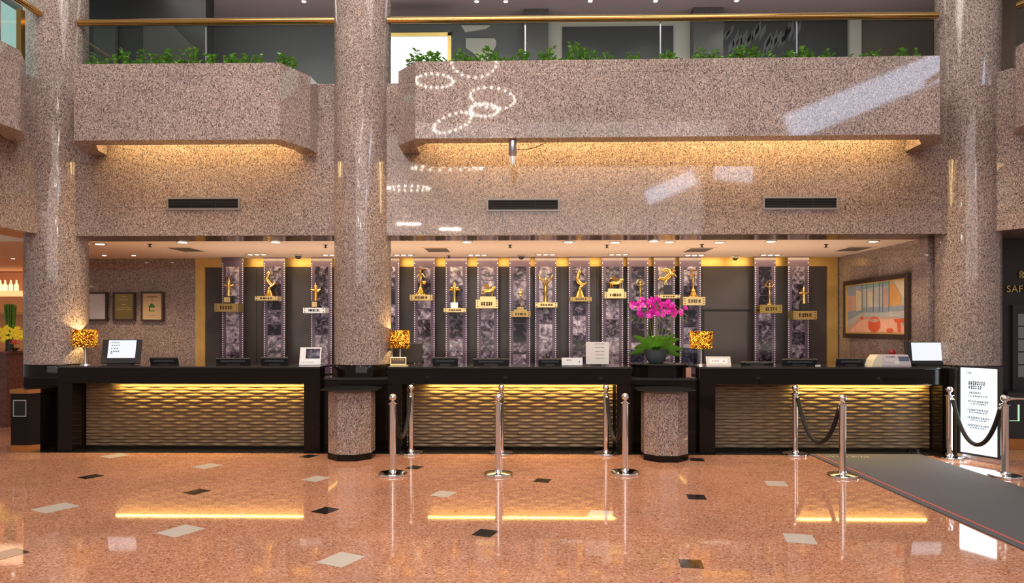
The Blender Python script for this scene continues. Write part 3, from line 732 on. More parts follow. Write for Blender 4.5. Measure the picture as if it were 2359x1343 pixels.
def trophy(i, spec):
    u, vt, (s0, s1, v0, v1), kind, phrase = spec
    Y = 11.46; um = (s0 + s1) / 2
    x0, x1, zt_, zb_ = X(s0, Y - .09), X(s1, Y - .09), Z(um, v0, Y - .09), Z(um, v1, Y - .09)
    xs = (x0 + x1) / 2
    tone = {0: 'golddark', 2: 'silver', 6: 'golddark', 8: 'golddark', 13: 'gold', 14: 'golddark'}.get(i, 'goldpale')
    sh = thing('trophy_shelf', 'gold shelf under the ' + phrase if i != 2 else 'small silver wall shelf under the gold spire trophy', 'shelf', (xs, Y, zb_), 'trophy shelves')
    hl = MB().box(x0, x1, Y - .09, YS - .003, zb_, zt_)
    hz = zt_ - zb_; pl = MB()
    strokes(pl, (x0 + (x1 - x0) * .22, Y - .0935, zb_ + hz * .28), (1, 0, 0), (0, 0, 1), (x1 - x0) * .56, hz * .44, 3 if i == 2 else 5, fill=.85)
    for k in range(3 if hz > .09 else 2):
        for xx in (x0 + .018, x1 - .036):
            z = zb_ + hz * (.2 + .6 * k / (2 if hz > .09 else 1)); hl.box(xx, xx + .018, Y - .093, Y - .089, z - .008, z + .008, mi=1)
    sb = hl.build('shelf_block', [M[tone], M['engrave']], sh)
    pl.build('engraved_lettering', M['ink' if i == 2 else 'engrave'], sb)
    xt = X(u, Y); H = Z(u, vt, Y) - zt_
    t = thing('trophy', phrase + ', on a wall shelf', 'trophy', (xt, Y, zt_), 'gold trophies on the film-strip panels')
    b, f = MB(), MB(); bm = M['gold']; npl = None
    if kind in ('obelisk', 'cross'):
        bh = H * .28; ww = .075 if i == 0 else .06
        b.prism([(-ww, -.05), (ww, -.05), (ww, .05), (-ww, .05)], 0, bh); bm = M['darkgrey']
        if i == 0 or i == 2:
            npl = MB().box(-ww * .8, ww * .6, -.053, -.049, bh * .15, bh * .85)
        f.tube([(0, 0, bh), (0, 0, bh + H * .1), (0, 0, H * .8), (0, 0, H)], [.034, .03, .026, .004], 10)
        for s in (-1, 1): f.tube([(0, 0, H * .66), (s * .05, 0, H * .68), (s * .085, 0, H * .72 if kind != 'cross' else H * .69)], [.026, .02, .01], 8)
        f.ball((0, 0, H * .82), .03)
    elif kind == 'swirl':
        b.lathe([(.09, 0), (.075, .03), (.05, H * .2), (.022, H * .3), (.03, H * .34), (.018, H * .37)], n=16)
        f.tube([(0, 0, H * .36), (.03, 0, H * .42), (.075, 0, H * .5), (.04, 0, H * .46), (-.02, .01, H * .56), (-.045, 0, H * .7), (-.02, 0, H * .84), (.0, 0, H * .95), (-.01, 0, H)], [.02, .025, .03, .035, .042, .036, .03, .034, .014], 10)
        f.tube([(.075, 0, H * .5), (.11, 0, H * .53), (.09, 0, H * .58)], [.02, .014, .008], 8)
    elif kind == 'bell':
        b.lathe([(.1, 0), (.095, .02), (.06, .04), (.05, H * .16), (.035, H * .2), (.045, H * .24), (.02, H * .3)], n=18)
        fig_human(f, H * .28, H * .72, 'side' if i == 3 else 'out')
        if i == 3: f.ball((.06, 0, H * .46), .035)
        f.lathe([(.05, H * .93), (.06, H * .955), (.02, H)], n=12)
    elif kind == 'plume':
        b.prism([(-.06, -.05), (.06, -.05), (.06, .05), (-.06, .05)], 0, H * .22); bm = M['silver']
        f.tube([(0, 0, H * .22), (0, 0, H * .5), (0, 0, H * .74), (0, 0, H * .86), (0, 0, H)], [.034, .026, .035, .03, .004], 10)
        for s in (-1, 1): f.tube([(0, 0, H * .72), (s * .06, 0, H * .76), (s * .1, 0, H * .7)], [.028, .03, .012], 8)
    elif kind == 'lion':
        b.prism([(-.13, -.06), (.13, -.06), (.13, .06), (-.13, .06)], 0, H * .22); bm = M['goldpale']
        fig_quad(f, H * .22, .22)
    elif kind == 'glass':
        b.prism([(-.11, -.06), (.11, -.06), (.11, .06), (-.11, .06)], 0, .03); b.prism([(-.055, -.04), (.055, -.04), (.055, .04), (-.055, .04)], .03, .075); bm = M['golddark']
        f.tube([(0, 0, .075), (0, 0, H * .65)], .006, 6); f.ball((0, 0, H * .78), (.03, .02, .05)); f.ball((.012, 0, H * .92), (.02, .015, .03))
    elif kind == 'wings':
        b.lathe([(.075, 0), (.07, .015), (.055, .02)], n=16)
        fig_human(f, .018, H - .018, 'wings', 1.15)
    elif kind == 'diamond':
        b.lathe([(.055, 0), (.05, .02), (.03, .03)], n=16)
        fig_human(f, .028, H - .028, 'diamond', .75)
    elif kind == 'horse':
        b.prism([(-.06, -.05), (.07, -.05), (.06, .05), (-.05, .05)], 0, H * .36); bm = M['darkgrey']
        z = H * .36; h = H * .64
        f.tube([(-.02, 0, z), (-.05, 0, z + h * .18), (-.0, 0, z + h * .36), (.02, 0, z + h * .5)], [.016, .018, .04, .05], 8)
        f.tube([(-.03, 0, z + h * .36), (.02, 0, z + h * .5), (.05, 0, z + h * .66), (.02, 0, z + h * .86), (-.03, 0, z + h * .9)], [.045, .055, .05, .035, .03], 10)
        f.ball((-.045, 0, z + h * .86), (.045, .025, .03))
        for s in (-1, 1):
            f.tube([(.05, s * .02, z + h * .6), (.11, s * .03, z + h * .62), (.15, s * .03, z + h * .46)], [.028, .018, .012], 8)
            f.tube([(-.04, s * .02, z + h * .36), (-.12, s * .02, z + h * .42), (-.15, s * .02, z + h * .3)], [.022, .016, .012], 8)
        f.tube([(.06, 0, z + h * .72), (.12, 0, z + h * .84), (.08, 0, z + h)], [.03, .03, .01], 8)
    tb = b.build('trophy_base', bm, t, world=False, smooth=True)
    if npl: npl.build('name_plate', M['goldpale'], tb, world=False)
    f.build('figure', M['gold'], t, world=False, smooth=True)
for i, s in enumerate(TR): trophy(i, s)
# ================================================================ CEILING FITTINGS IN THE ALCOVE
def on_ceiling(u, v):
    r = ray(u, v); t_ = (ZS - CAMZ) / r.z
    return Vector((r.x * t_, r.y * t_, ZS))
proto = thing('downlight', '', 'ceiling light', (0, 0, 0), 'round downlights in the alcove ceiling')
MB().lathe([(.085, 0), (.085, -.008), (.062, -.01)], n=24).build('trim_ring', M['cream'], proto, world=False, smooth=True)
MB().lathe([(.06, -.0095), (.058, -.0125)], n=20).build('lamp_disc', M['lightdisc'], proto.children[0], world=False, smooth=True)
dl = [(230, 561), (405, 553), (625, 553), (1076, 556), (1310, 556), (1417, 557), (1508, 553), (1542, 556), (1658, 557), (1776, 555), (2012, 555)]
def energy_spot(p, e, size=100, col=(1, .74, .48), blend=.6, rad=.05):
    L = bpy.data.lights.new('downlight_beam', 'SPOT'); L.energy = e; L.spot_size = math.radians(size); L.spot_blend = blend; L.color = col; L.shadow_soft_size = rad
    o = bpy.data.objects.new('downlight_beam', L); COL.objects.link(o); o.location = p
    return o
def YCLAMP(p, lo): return Vector((p.x, max(p.y, lo), p.z))
for i, (u, v) in enumerate(dl):
    p = YCLAMP(on_ceiling(u, v), YCL + .1); lab = f'bright round ceiling downlight, {ORD[i]} from left in the front row above the counters'
    if i == 0: proto.location = p; proto['label'] = lab
    else: dup(proto, p, lab)
    energy_spot(p + Vector((0, 0, -.03)), 26)
# small accent lights over the left wall
pr2 = None
for i, (u, v) in enumerate([(240, 587), (308, 587)]):
    p = on_ceiling(u, v); lab = f'small accent ceiling light, {ORD[i]} from left, above the framed certificates'
    if pr2 is None:
        pr2 = thing('ceiling_accent_light', lab, 'ceiling light', p, 'small accent lights at the left')
        MB().lathe([(.04, 0), (.04, -.01), (.03, -.012)], n=16).build('trim_ring', M['cream'], pr2, world=False, smooth=True)
        MB().lathe([(.029, -.0115), (.028, -.016)], n=16).build('lamp_disc', M['lightdisc'], pr2, world=False, smooth=True)
    else: dup(pr2, p, lab)
    energy_spot(p + Vector((0, -.3, -.03)), 40, 110)
# triple spot clusters
pr3 = None; k3 = [(592, 585), (765, 586), (930, 586), (1100, 586), (1257, 585), (1425, 585), (1600, 587), (1775, 586)]
for i, (u, v) in enumerate(k3):
    p = on_ceiling(u, v); lab = f'triple spotlight in the ceiling near the film strips, {ORD[i]} from left'
    if pr3 is None:
        pr3 = thing('triple_spotlight', lab, 'ceiling light', p, 'triple spotlights above the film strips')
        MB().box(-.17, .17, -.06, .06, -.012, 0).build('spot_housing', M['cream'], pr3, world=False)
        for s in (-.11, 0, .11):
            MB().lathe([(.038, 0), (.036, -.004)], (s, 0, -.012), 16).build('spot_lens', M['lightdisc'], pr3.children[0], world=False)
    else: dup(pr3, p, lab)
    e = energy_spot(p + Vector((0, -.75, -.05)), 34, 105, (1, .82, .64)); e.rotation_euler = (math.radians(30), 0, 0)
# sprinklers
pr4 = None
for i, (u, v) in enumerate([(345, 562), (750, 564), (1034, 589), (1175, 564), (1398, 564), (1617, 563), (1903, 563)]):
    p = YCLAMP(on_ceiling(u, v), YCL + .1); lab = f'tiny dark ceiling sprinkler, {ORD[i]} from left'
    if pr4 is None:
        pr4 = thing('ceiling_sprinkler', lab, 'sprinkler', p, 'ceiling sprinklers')
        MB().lathe([(.03, 0), (.03, -.006), (.012, -.01), (.012, -.04)], n=12).build('sprinkler_body', M['vent'], pr4, world=False, smooth=True)
        MB().lathe([(.028, -.04), (.028, -.045)], n=12).build('deflector', M['vent'], pr4, world=False)
    else: dup(pr4, p, lab)
# dome cameras
pr5 = None
for i, (u, v, w) in enumerate([(687, 586, 'left of the middle column'), (1201, 587, 'above the small clear-stem trophy'), (1694, 589, 'above the concealed door')]):
    p = on_ceiling(u, v); lab = 'small dome security camera on the alcove ceiling ' + w
    if pr5 is None:
        pr5 = thing('dome_camera', lab, 'security camera', p, 'dome security cameras')
        MB().lathe([(.065, 0), (.065, -.025), (.055, -.03)], n=20).build('camera_mount', M['cream'], pr5, world=False, smooth=True)
        MB().ball((0, 0, -.03), (.05, .05, .05), 16).build('camera_dome', M['darkgrey'], pr5, world=False, smooth=True)
    else: dup(pr5, p, lab)
# ceiling air grilles
pr6 = None
for i, (u, v, w) in enumerate([(430, 574, 'left of the middle column'), (1008, 575, 'right of the middle column'), (1608, 575, 'above the orchid side'), (1965, 573, 'near the painting wall')]):
    p = on_ceiling(u, v); lab = 'flat ceiling air grille ' + w
    if pr6 is None:
        pr6 = thing('ceiling_grille', lab, 'vent', p, 'air grilles in the alcove ceiling')
        MB().box(-.22, .22, -.3, .3, -.008, 0).build('grille_frame', M['ceiling'], pr6, world=False)
        g = MB()
        for k in range(7): g.box(-.17, .17, -.24 + k * .075, -.21 + k * .075, -.012, -.007)
        g.build('grille_slots', M['vent'], pr6, world=False)
    else: dup(pr6, p, lab)
# ================================================================ WALL-HUNG PICTURES
def certificate(u0, u1, v0, v1, kind, label):
    Y = YB - .04; um = (u0 + u1) / 2; x0, x1, z0, z1 = X(u0, Y), X(u1, Y), Z(um, v1, Y), Z(um, v0, Y)
    t = thing('framed_certificate', label, 'picture frame', ((x0 + x1) / 2, Y, z0), 'framed certificates')
    w = .03; fr = MB()
    for b in ((x0, x1, z0, z0 + w), (x0, x1, z1 - w, z1), (x0, x0 + w, z0 + w, z1 - w), (x1 - w, x1, z0 + w, z1 - w)): fr.box(b[0], b[1], Y - .02, YB, b[2], b[3])
    fr.build('picture_frame', M['frame'], t, bevel=.004)
    pm = {'white': mat('pale_certificate', (.55, .57, .62), .3), 'mirror': mat('bronze_plaque', (.30, .20, .07), .25, .85), 'house': mat('beige_certificate', (.58, .42, .25), .4)}[kind]
    cs = MB().box(x0 + w, x1 - w, Y - .004, Y + .03, z0 + w, z1 - w).build('certificate_sheet', pm, t)
    W, H = x1 - x0, z1 - z0
    if kind == 'house':
        k = MB(); strokes(k, (x0 + W * .27, Y - .006, z0 + H * .80), (1, 0, 0), (0, 0, 1), W * .46, H * .06, 7); strokes(k, (x0 + W * .42, Y - .006, z0 + H * .70), (1, 0, 0), (0, 0, 1), W * .16, H * .025, 4)
        strokes(k, (x0 + W * .3, Y - .006, z0 + H * .17), (1, 0, 0), (0, 0, 1), W * .4, H * .03, 10); k.build('printed_text', mat('brown_ink', (.2, .12, .06), .6), cs)
        g = MB(); cx, cz = x0 + W * .48, z0 + H * .5
        g.poly([(cx - .065, Y - .006, cz), (cx + .065, Y - .006, cz), (cx, Y - .006, cz + .06)]); g.box(cx - .05, cx + .05, Y - .007, Y - .005, cz - .02, cz)
        g.box(cx - .05, cx - .03, Y - .007, Y - .005, cz - .07, cz - .02); g.box(cx - .05, cx + .05, Y - .007, Y - .005, cz - .085, cz - .07)
        g.build('house_emblem', mat('emblem_green', (.03, .16, .02), .5), cs)
    if kind == 'mirror':
        k = MB()
        for zf, wf in ((.84, .2), (.72, .4), (.55, .2), (.45, .6), (.38, .66)): strokes(k, (x0 + W * (.5 - wf / 2), Y - .006, z0 + H * zf), (1, 0, 0), (0, 0, 1), W * wf, H * .03, 8)
        k.build('printed_text', M['goldpale'], cs)
certificate(180, 247, 673, 739, 'white', 'framed pale certificate half hidden behind the left column')
certificate(260, 311, 673, 739, 'mirror', 'framed bronze plaque, middle of the three wall certificates')
certificate(325, 377, 672, 740, 'house', 'framed beige certificate with a green house emblem')
# painting on the alcove side wall (plane x = xr)
yA, yB_ = 9.60, 11.52
z0, z1 = 1.394, 2.335
t = thing('framed_painting', 'framed colourful painting of a room interior on the right alcove wall', 'painting', (xr - .03, (yA + yB_) / 2, z0))
w = .075; fr = MB()
for b in ((yA, yB_, z0, z0 + w), (yA, yB_, z1 - w, z1), (yA, yA + w, z0 + w, z1 - w), (yB_ - w, yB_, z0 + w, z1 - w)): fr.box(xr - .06, xr, b[0], b[1], b[2], b[3])
fr.build('picture_frame', M['frame'], t, bevel=.006)
il = MB(); w2 = .09
for b in ((yA + w, yB_ - w, z0 + w, z0 + w2), (yA + w, yB_ - w, z1 - w2, z1 - w), (yA + w, yA + w2, z0 + w2, z1 - w2), (yB_ - w2, yB_ - w, z0 + w2, z1 - w2)): il.box(xr - .05, xr - .02, b[0], b[1], b[2], b[3])
il.build('gilt_liner', M['goldpaint'], t)
pmats = [mat('paint_' + n, c, .5, noise=.2, nscale=7) for n, c in (('wall', (.42, .44, .42)), ('blue', (.26, .31, .38)), ('rose', (.52, .33, .26)), ('peach', (.72, .40, .28)), ('red', (.62, .11, .04)), ('ochre', (.62, .33, .11)), ('dark', (.06, .08, .1)), ('cream', (.62, .52, .36)), ('teal', (.22, .36, .36)))]
pc = MB(); PW, PH = yB_ - yA - 2 * w2, z1 - z0 - 2 * w2
lay = [0]
def pp(pts, mi):
    lay[0] += 1
    pc.poly([(xr - .022 - lay[0] * .0002, yB_ - w2 - a * PW, z0 + w2 + b * PH) for a, b in pts], mi)
pp([(0, 0), (1, 0), (1, 1), (0, 1)], 0)
pp([(0, .25), (.28, .42), (.28, 1), (0, 1)], 1)
pp([(.0, .45), (.16, .48), (.16, .78), (0, .8)], 2); pp([(.17, .45), (.27, .48), (.27, .85), (.17, .9)], 7)
pp([(.28, .9), (.74, .93), (.74, 1), (.28, 1)], 8); pp([(.28, .42), (.74, .40), (.74, .52), (.28, .52)], 1)
for a in (.28, .36, .48, .58, .64, .74): pp([(a, .42), (a + .008, .42), (a + .008, 1), (a, 1)], 6)
pp([(.66, .5), (.73, .5), (.73, .86), (.66, .86)], 2); pp([(.40, .54), (.47, .54), (.47, .84), (.40, .84)], 7)
pp([(.75, .48), (.93, .48), (.93, .7), (.82, .96), (.75, .98)], 5); pp([(.85, .9), (1, .6), (1, 1), (.82, 1)], 7)
pp([(.76, .42), (1, .42), (1, .52), (.76, .52)], 1)
pp([(.0, .04), (.30, .34), (.9, .30), (1, .05), (1, 0), (0, 0)], 3)
pp([(.0, .0), (0, .10), (.28, .36), (.3, .28)], 2); pp([(.26, .34), (.32, .33), (.3, .26), (.25, .29)], 4)
pp([(.30, .34), (.9, .30), (.9, .26), (.32, .28)], 2)
pp([(.5 + .11 * math.cos(k * PI / 8), .17 + .16 * math.sin(k * PI / 8)) for k in range(16)], 4)
pp([(.5 + .085 * math.cos(k * PI / 8), .25 + .035 * math.sin(k * PI / 8)) for k in range(16)], 2)
pp([(.82, .27), (1, .28), (1, .2), (.84, .2)], 4); pp([(.87, .2), (.92, .2), (.93, .02), (.88, .02)], 4)
pp([(.76 + .06 * math.cos(k * PI / 6), .05 + .045 * math.sin(k * PI / 6)) for k in range(12)], 4)
pc.build('canvas', pmats, t)
# ================================================================ THINGS ON THE COUNTERS
YI = 8.93
def lamp(u, v0, v1, u0, u1, label, rz=0, Y=YI):
    x = X(u, Y); t = thing('table_lamp', label, 'lamp', (x, Y, ZC), 'amber table lamps', rz)
    w = (X(u1, Y) - X(u0, Y)) / 2; zb, zt = Z(u, v1, Y) - ZC, Z(u, v0, Y) - ZC
    MB().lathe([(.065, 0), (.06, .012), (.02, .02), (.012, .04), (.011, zb + .03)], n=18).build('lamp_base', M['steel'], t, world=False, smooth=True)
    MB().lathe([(.02, zb + .02), (.02, zb + .05)], n=12).build('lamp_socket', M['steel'], t, world=False)
    c = .022; pts = []
    for sx, sy, a in ((1, -1, -90), (1, 1, 0), (-1, 1, 90), (-1, -1, 180)):
        for k in range(4):
            q = math.radians(a + k * 30); pts.append((sx * (w - c) + c * math.cos(q), sy * (w - c) + c * math.sin(q)))
    s = MB(); n = len(pts); s.add([(a, b, z) for z in (zb, zt) for a, b in pts], [(i, (i + 1) % n, n + (i + 1) % n, n + i) for i in range(n)])
    s.build('lamp_shade', M['shade'], t, world=False)
    L = bpy.data.lights.new('lamp_bulb', 'POINT'); L.energy = 15; L.color = (1, .68, .27); L.shadow_soft_size = .03
    lo = bpy.data.objects.new('lamp_bulb', L); COL.objects.link(lo); lo.location = (x, Y, ZC + (zb + zt) / 2 + .03)
lamp(197, 759, 800, 177, 218, 'amber mosaic table lamp on the left counter, in front of the left column', rz=.25, Y=8.86)
lamp(922, 761, 802, 903, 942, 'amber mosaic table lamp beside the middle column, behind the brass plaque')
lamp(1615, 763, 803, 1593, 1637, 'amber mosaic table lamp at left end of the right counter')
def tilt_box(t, name, m, w, h, d, z, tilt, mi=0, y=0, x=0, bevel=0):
    T = Matrix.Translation((x, y, z)) @ Matrix.Rotation(-tilt, 4, 'X')
    return MB().box(-w / 2, w / 2, -d / 2, d / 2, 0, h, T).build(name, m, t, world=False, bevel=bevel)
def kiosk(u0, u1, v0, sc_, label, rz, tilt, rows):
    um = (u0 + u1) / 2; x = X(um, YI); w = X(u1, YI) - X(u0, YI); h = (Z(um, v0, YI) - ZC) / math.cos(tilt)
    t = thing('touchscreen_kiosk', label, 'monitor', (x, YI, ZC), 'touchscreen monitors', rz)
    hs = tilt_box(t, 'screen_housing', M['darkgrey'], w, h - .012, .035, .012, tilt, bevel=.006)
    T = Matrix.Translation((0, 0, .012)) @ Matrix.Rotation(-tilt, 4, 'X')
    a, b, c, d_ = sc_
    MB().box(-w / 2 + w * a, -w / 2 + w * b, -.0195, -.017, h * c, h * d_, T).build('screen', M['screen'], hs, world=False)
    MB().box(-w * .3, w * .3, -.05, .1, 0, .012).build('kiosk_foot', M['darkgrey'], t, world=False, bevel=.003)
    if rows:
        k = MB(); o = T @ Vector((-w / 2 + w * (a + .07), -.0202, 0)); rr = Vector((1, 0, 0)); uu = (T.to_3x3() @ Vector((0, 0, 1)))
        for zf, wf, n in ((.84, .30, 8), (.68, .34, 4), (.50, .3, 3), (.34, .34, 4), (.24, .1, 1)):
            strokes(k, o + uu * (h * (c + (d_ - c) * zf)), rr, uu, w * (b - a) * wf, h * .045, n)
        k.build('screen_text', M['ink'], hs, world=False)
kiosk(236, 319, 783, (.16, .87, .22, .93), 'touchscreen monitor showing a white page on the left counter', .16, math.radians(14), True)
kiosk(2086, 2189, 788, (.135, .82, .16, .93), 'touchscreen monitor with blank white screen on the right counter', .05, math.radians(8), False)
def terminal(u0, u1, v0, label, rz=0):
    Y = 9.02; um = (u0 + u1) / 2; x = X(um, Y); w = X(u1, Y) - X(u0, Y); h = Z(um, v0, Y) - ZC
    t = thing('low_monitor', label, 'monitor', (x, Y, ZC), 'low black monitors along the counters', rz)
    tl = math.radians(-22)
    hs = tilt_box(t, 'monitor_housing', M['darkgrey'], w, h, .03, .004, tl, bevel=.004)
    T = Matrix.Translation((0, 0, .004)) @ Matrix.Rotation(-tl, 4, 'X')
    MB().box(-w * .36, w * .36, -.018, -.014, h * .42, h * .72, T).build('back_groove', M['grey'], hs, world=False)
    MB().box(-w * .5, w * .5, -.016, .016, h * .96, h * 1.0, T).build('top_edge', M['grey'], t, world=False)
    MB().box(-w * .2, w * .2, -.03, .06, 0, .01).build('monitor_foot', M['darkgrey'], t, world=False)
for a in [(348, 412, 823, 'low black monitor on the left counter beside the touchscreen'), (500, 578, 825, 'low black monitor in the middle of the left counter, below the star trophy'), (603, 665, 823, 'low black monitor on the left counter next to the tilted photo stand'),
          (997, 1055, 823, 'low black monitor on the middle counter, first right of the brass plaque'), (1091, 1172, 826, 'wide low black monitor in the middle of the middle counter'), (1240, 1294, 826, 'low black monitor on the middle counter left of the white name plate'),
          (1706, 1780, 834, 'thin low monitor on the right counter right of the acrylic name plate'), (1800, 1880, 827, 'low black monitor on the right counter below the cross trophy'), (1925, 1990, 825, 'low black monitor on the right counter left of the cream machine')]:
    terminal(*a)
# large dark monitor behind the lamp
x0, x1 = X(906, 9.3), X(972, 9.3)
t = thing('back_monitor', 'large dark monitor seen from behind, next to the middle amber lamp', 'monitor', ((x0 + x1) / 2, 9.3, ZC - .3))
MB().box(x0, x1, 9.28, 9.32, Z(940, 836, 9.3), Z(940, 791, 9.3)).build('monitor_back', mat('olive_grey_plastic', (.05, .045, .035), .4), t, bevel=.005)
MB().box((x0 + x1) / 2 - .03, (x0 + x1) / 2 + .03, 9.30, 9.36, 0, Z(940, 820, 9.3)).build('monitor_stand', M['darkgrey'], t)
# photo stand
def stand(u0, u1, v0, label, tilt, rz=0, Y=8.86, name='photo_stand'):
    um = (u0 + u1) / 2; x = X(um, Y); w = X(u1, Y) - X(u0, Y); h = (Z(um, v0, Y) - ZC) / math.cos(tilt)
    t = thing(name, label, 'sign', (x, Y, ZC), None, rz); T = Matrix.Rotation(-tilt, 4, 'X')
    return t, w, h, T
t, w, h, T = stand(690, 738, 801, 'tilted white photo stand with a black-and-white picture on the left counter', math.radians(20), .12)
bd = MB().box(-w / 2, w / 2, -.008, .008, 0, h, T).build('display_board', M['white'], t, world=False, bevel=.002)
MB().box(-w * .22, w * .44, -.0095, -.008, h * .36, h * .92, T).build('photo', M['photo'], bd, world=False)
k = MB(); strokes(k, T @ Vector((-w * .4, -.0095, h * .12)), (1, 0, 0), T.to_3x3() @ Vector((0, 0, 1)), w * .6, h * .05, 9); k.build('caption', M['inkgrey'], bd, world=False)
MB().box(-w * .4, w * .4, 0, .12, 0, .008).build('stand_foot', M['clear'], t, world=False)
# brass plaque
t, w, h, T = stand(899, 936, 823, 'small brass-framed plaque on the middle counter below the amber lamp', math.radians(8), Y=8.74, name='desk_plaque')
MB().box(-w / 2, w / 2, -.008, .008, 0, h, T).build('plaque_frame', M['goldpale'], t, world=False, bevel=.003)
MB().box(-w * .44, w * .44, -.010, -.008, h * .2, h * .9, T).build('plaque_face', mat('plaque_brown', (.09, .05, .03), .4), t, world=False)
k = MB(); strokes(k, T @ Vector((-w * .36, -.0105, h * .58)), (1, 0, 0), (0, 0, 1), w * .72, h * .26, 5); k.build('engraved_lettering', M['goldpale'], t, world=False)
MB().box(-w * .5, w * .62, -.03, .03, 0, .012).build('plaque_foot', M['goldpale'], t, world=False)
# white name plate
t, w, h, T = stand(1294, 1342, 824, 'white name plate with a small logo on the middle counter', math.radians(6), Y=8.72, name='name_plate')
MB().box(-w / 2, w / 2, -.006, .006, .008, h, T).build('plate_face', M['white'], t, world=False)
k = MB(); strokes(k, T @ Vector((-w * .27, -.0065, h * .62)), (1, 0, 0), (0, 0, 1), w * .25, h * .16, 4); k.box(w * .32, w * .37, -.0075, -.006, h * .42, h * .6, T); k.build('printed_text', M['ink'], t, world=False)
MB().box(-w * .5, w * .5, -.02, .05, 0, .008).build('stand_foot', M['clear'], t, world=False)
# frosted notice
t, w, h, T = stand(1350, 1403, 788, 'upright frosted white notice stand on the middle counter', math.radians(6), Y=8.80, name='notice_stand')
MB().box(-w / 2, w / 2, -.006, .006, .02, h, T).build('notice_sheet', M['acrylic'], t, world=False)
for zf in (.9, .74, .58, .44, .3):
    k = MB(); strokes(k, T @ Vector((-w * .1, -.0075, h * zf)), (1, 0, 0), (0, 0, 1), w * .42, h * .04, 7)
    k.build('text_line', M['inkgrey'], t.children[0], world=False)
MB().box(-w * .5, w * .5, -.03, .05, 0, .02).build('stand_foot', M['clear'], t, world=False)
# acrylic white sign on right counter
t, w, h, T = stand(1628, 1684, 822, 'clear acrylic name plate at left end of the right counter', math.radians(25), -.05, Y=8.72, name='name_plate')
MB().box(-w / 2, w / 2, -.006, .006, .0, h, T).build('acrylic_block', M['acrylic'], t, world=False)
MB().box(-w * .36, w * .36, -.008, -.006, h * .24, h * .76, T).build('paper_insert', M['white'], t, world=False)
k = MB(); strokes(k, T @ Vector((-w * .26, -.0085, h * .46)), (1, 0, 0), T.to_3x3() @ Vector((0, 0, 1)), w * .3, h * .1, 5); k.box(w * .2, w * .25, -.009, -.008, h * .45, h * .55, T); k.build('printed_text', M['ink'], t, world=False)
# tinted acrylic holders beside the orchid
def holder(u0, u1, v0, v1, Y, label):
    um = (u0 + u1) / 2; x0, x1, zb = X(u0, Y), X(u1, Y), Z(um, v1, Y)
    t = thing('acrylic_screen', label, 'acrylic stand', ((x0 + x1) / 2, Y, ZC))
    MB().box(x0, x1, Y, Y + .012, ZC + .006, Z(um, v0, Y)).build('acrylic_sheet', M['tinted'], t)
    MB().box(x0, x1, Y - .03, Y + .06, ZC, ZC + .006).build('sheet_foot', M['clear'], t)
holder(1453, 1484, 805, 836, 9.1, 'tinted clear panel stand left of the orchid bowl')
MB_ = holder(1571, 1606, 801, 838, 9.1, 'tinted clear panel stand right of the orchid bowl')
# small white pen-like object
x = X(1885, 8.8)
tag(MB().tube([(x - .035, 8.8, ZC + .006), (x + .035, 8.82, ZC + .006)], .006, 8).build('pen', M['white'], loc=(x, 8.8, ZC)), 'small white pen lying on the right counter', 'pen')
# cream counting machine and red phone behind
x0, x1 = X(2000, 8.9), X(2088, 8.9); xm = (x0 + x1) / 2
t = thing('counting_machine', 'cream and grey desk machine beside the right touchscreen', 'machine', (xm, 8.9, ZC))
pr = [(8.78, ZC), (9.02, ZC), (9.02, ZC + .14), (8.86, ZC + .14), (8.80, ZC + .06)]
def yz_prism(x0, x1, pts):
    n = len(pts); mb = MB(); vs = [(x0, a, b) for a, b in pts] + [(x1, a, b) for a, b in pts]
    mb.add(vs, [tuple(range(n)), tuple(range(2 * n - 1, n - 1, -1))] + [(i, n + i, n + (i + 1) % n, (i + 1) % n) for i in range(n)]); return mb
cr = MB()
sidep = [(x0, 0), (x0 + .13, 0), (x0 + .13, .14), (x0 + .075, .14), (x0 + .03, .08)]
n = 5
vs = [(a, 8.80, ZC + b) for a, b in sidep] + [(a, 9.0, ZC + b) for a, b in sidep]
cr.add(vs, [(4, 3, 2, 1, 0), (5, 6, 7, 8, 9)] + [(i, i + 1 if i < 4 else 0, 5 + (i + 1) % 5, 5 + i) for i in range(5)])
cr.build('machine_end', M['creamplastic'], t)
yz_prism(x0 + .13, x1, pr).build('machine_body', mat('lilac_grey_plastic', (.42, .38, .44), .4), t, bevel=.004)
k = MB(); strokes(k, (x0 + .19, 8.828, ZC + .11), (1, 0, 0), (0, .6, .8), .12, .02, 6); k.build('printed_text', M['ink'], t)
MB().box(xm + .04, xm + .1, 8.79, 8.83, ZC + .02, ZC + .06).build('machine_slot', M['white'], t)
MB().box(xm + .1, x1 - .02, 8.80, 8.86, ZC + .06, ZC + .12).build('machine_display', mat('blue_display', (.12, .14, .2), .2), t)
x = X(2055, 9.15)
t = thing('red_stamp', 'small dark red rounded object behind the cream desk machine', 'stamp', (x, 9.15, ZC))
MB().lathe([(.05, 0), (.05, .08), (.03, .1), (.03, .12)], (x, 9.15, ZC), 20).build('stamp_body', M['darkgrey'], t, smooth=True)
MB().ball((x, 9.15, ZC + .155), (.04, .04, .05), 16).build('stamp_handle', M['red'], t, smooth=True)
# card by orchid plinth (pinkish small box on link desk)
x0, x1 = X(1580, 8.75), X(1592, 8.75)
t = thing('small_card', 'small pinkish card standing on the link desk right of the round plinth', 'card', ((x0 + x1) / 2, 8.75, .932))
MB().box(x0, x1, 8.745, 8.752, .934, Z(1586, 847, 8.75)).build('card_face', mat('pink_card', (.5, .25, .18), .5), t)
MB().box(x0, x1, 8.74, 8.78, .932, .936).build('card_foot', M['clear'], t)
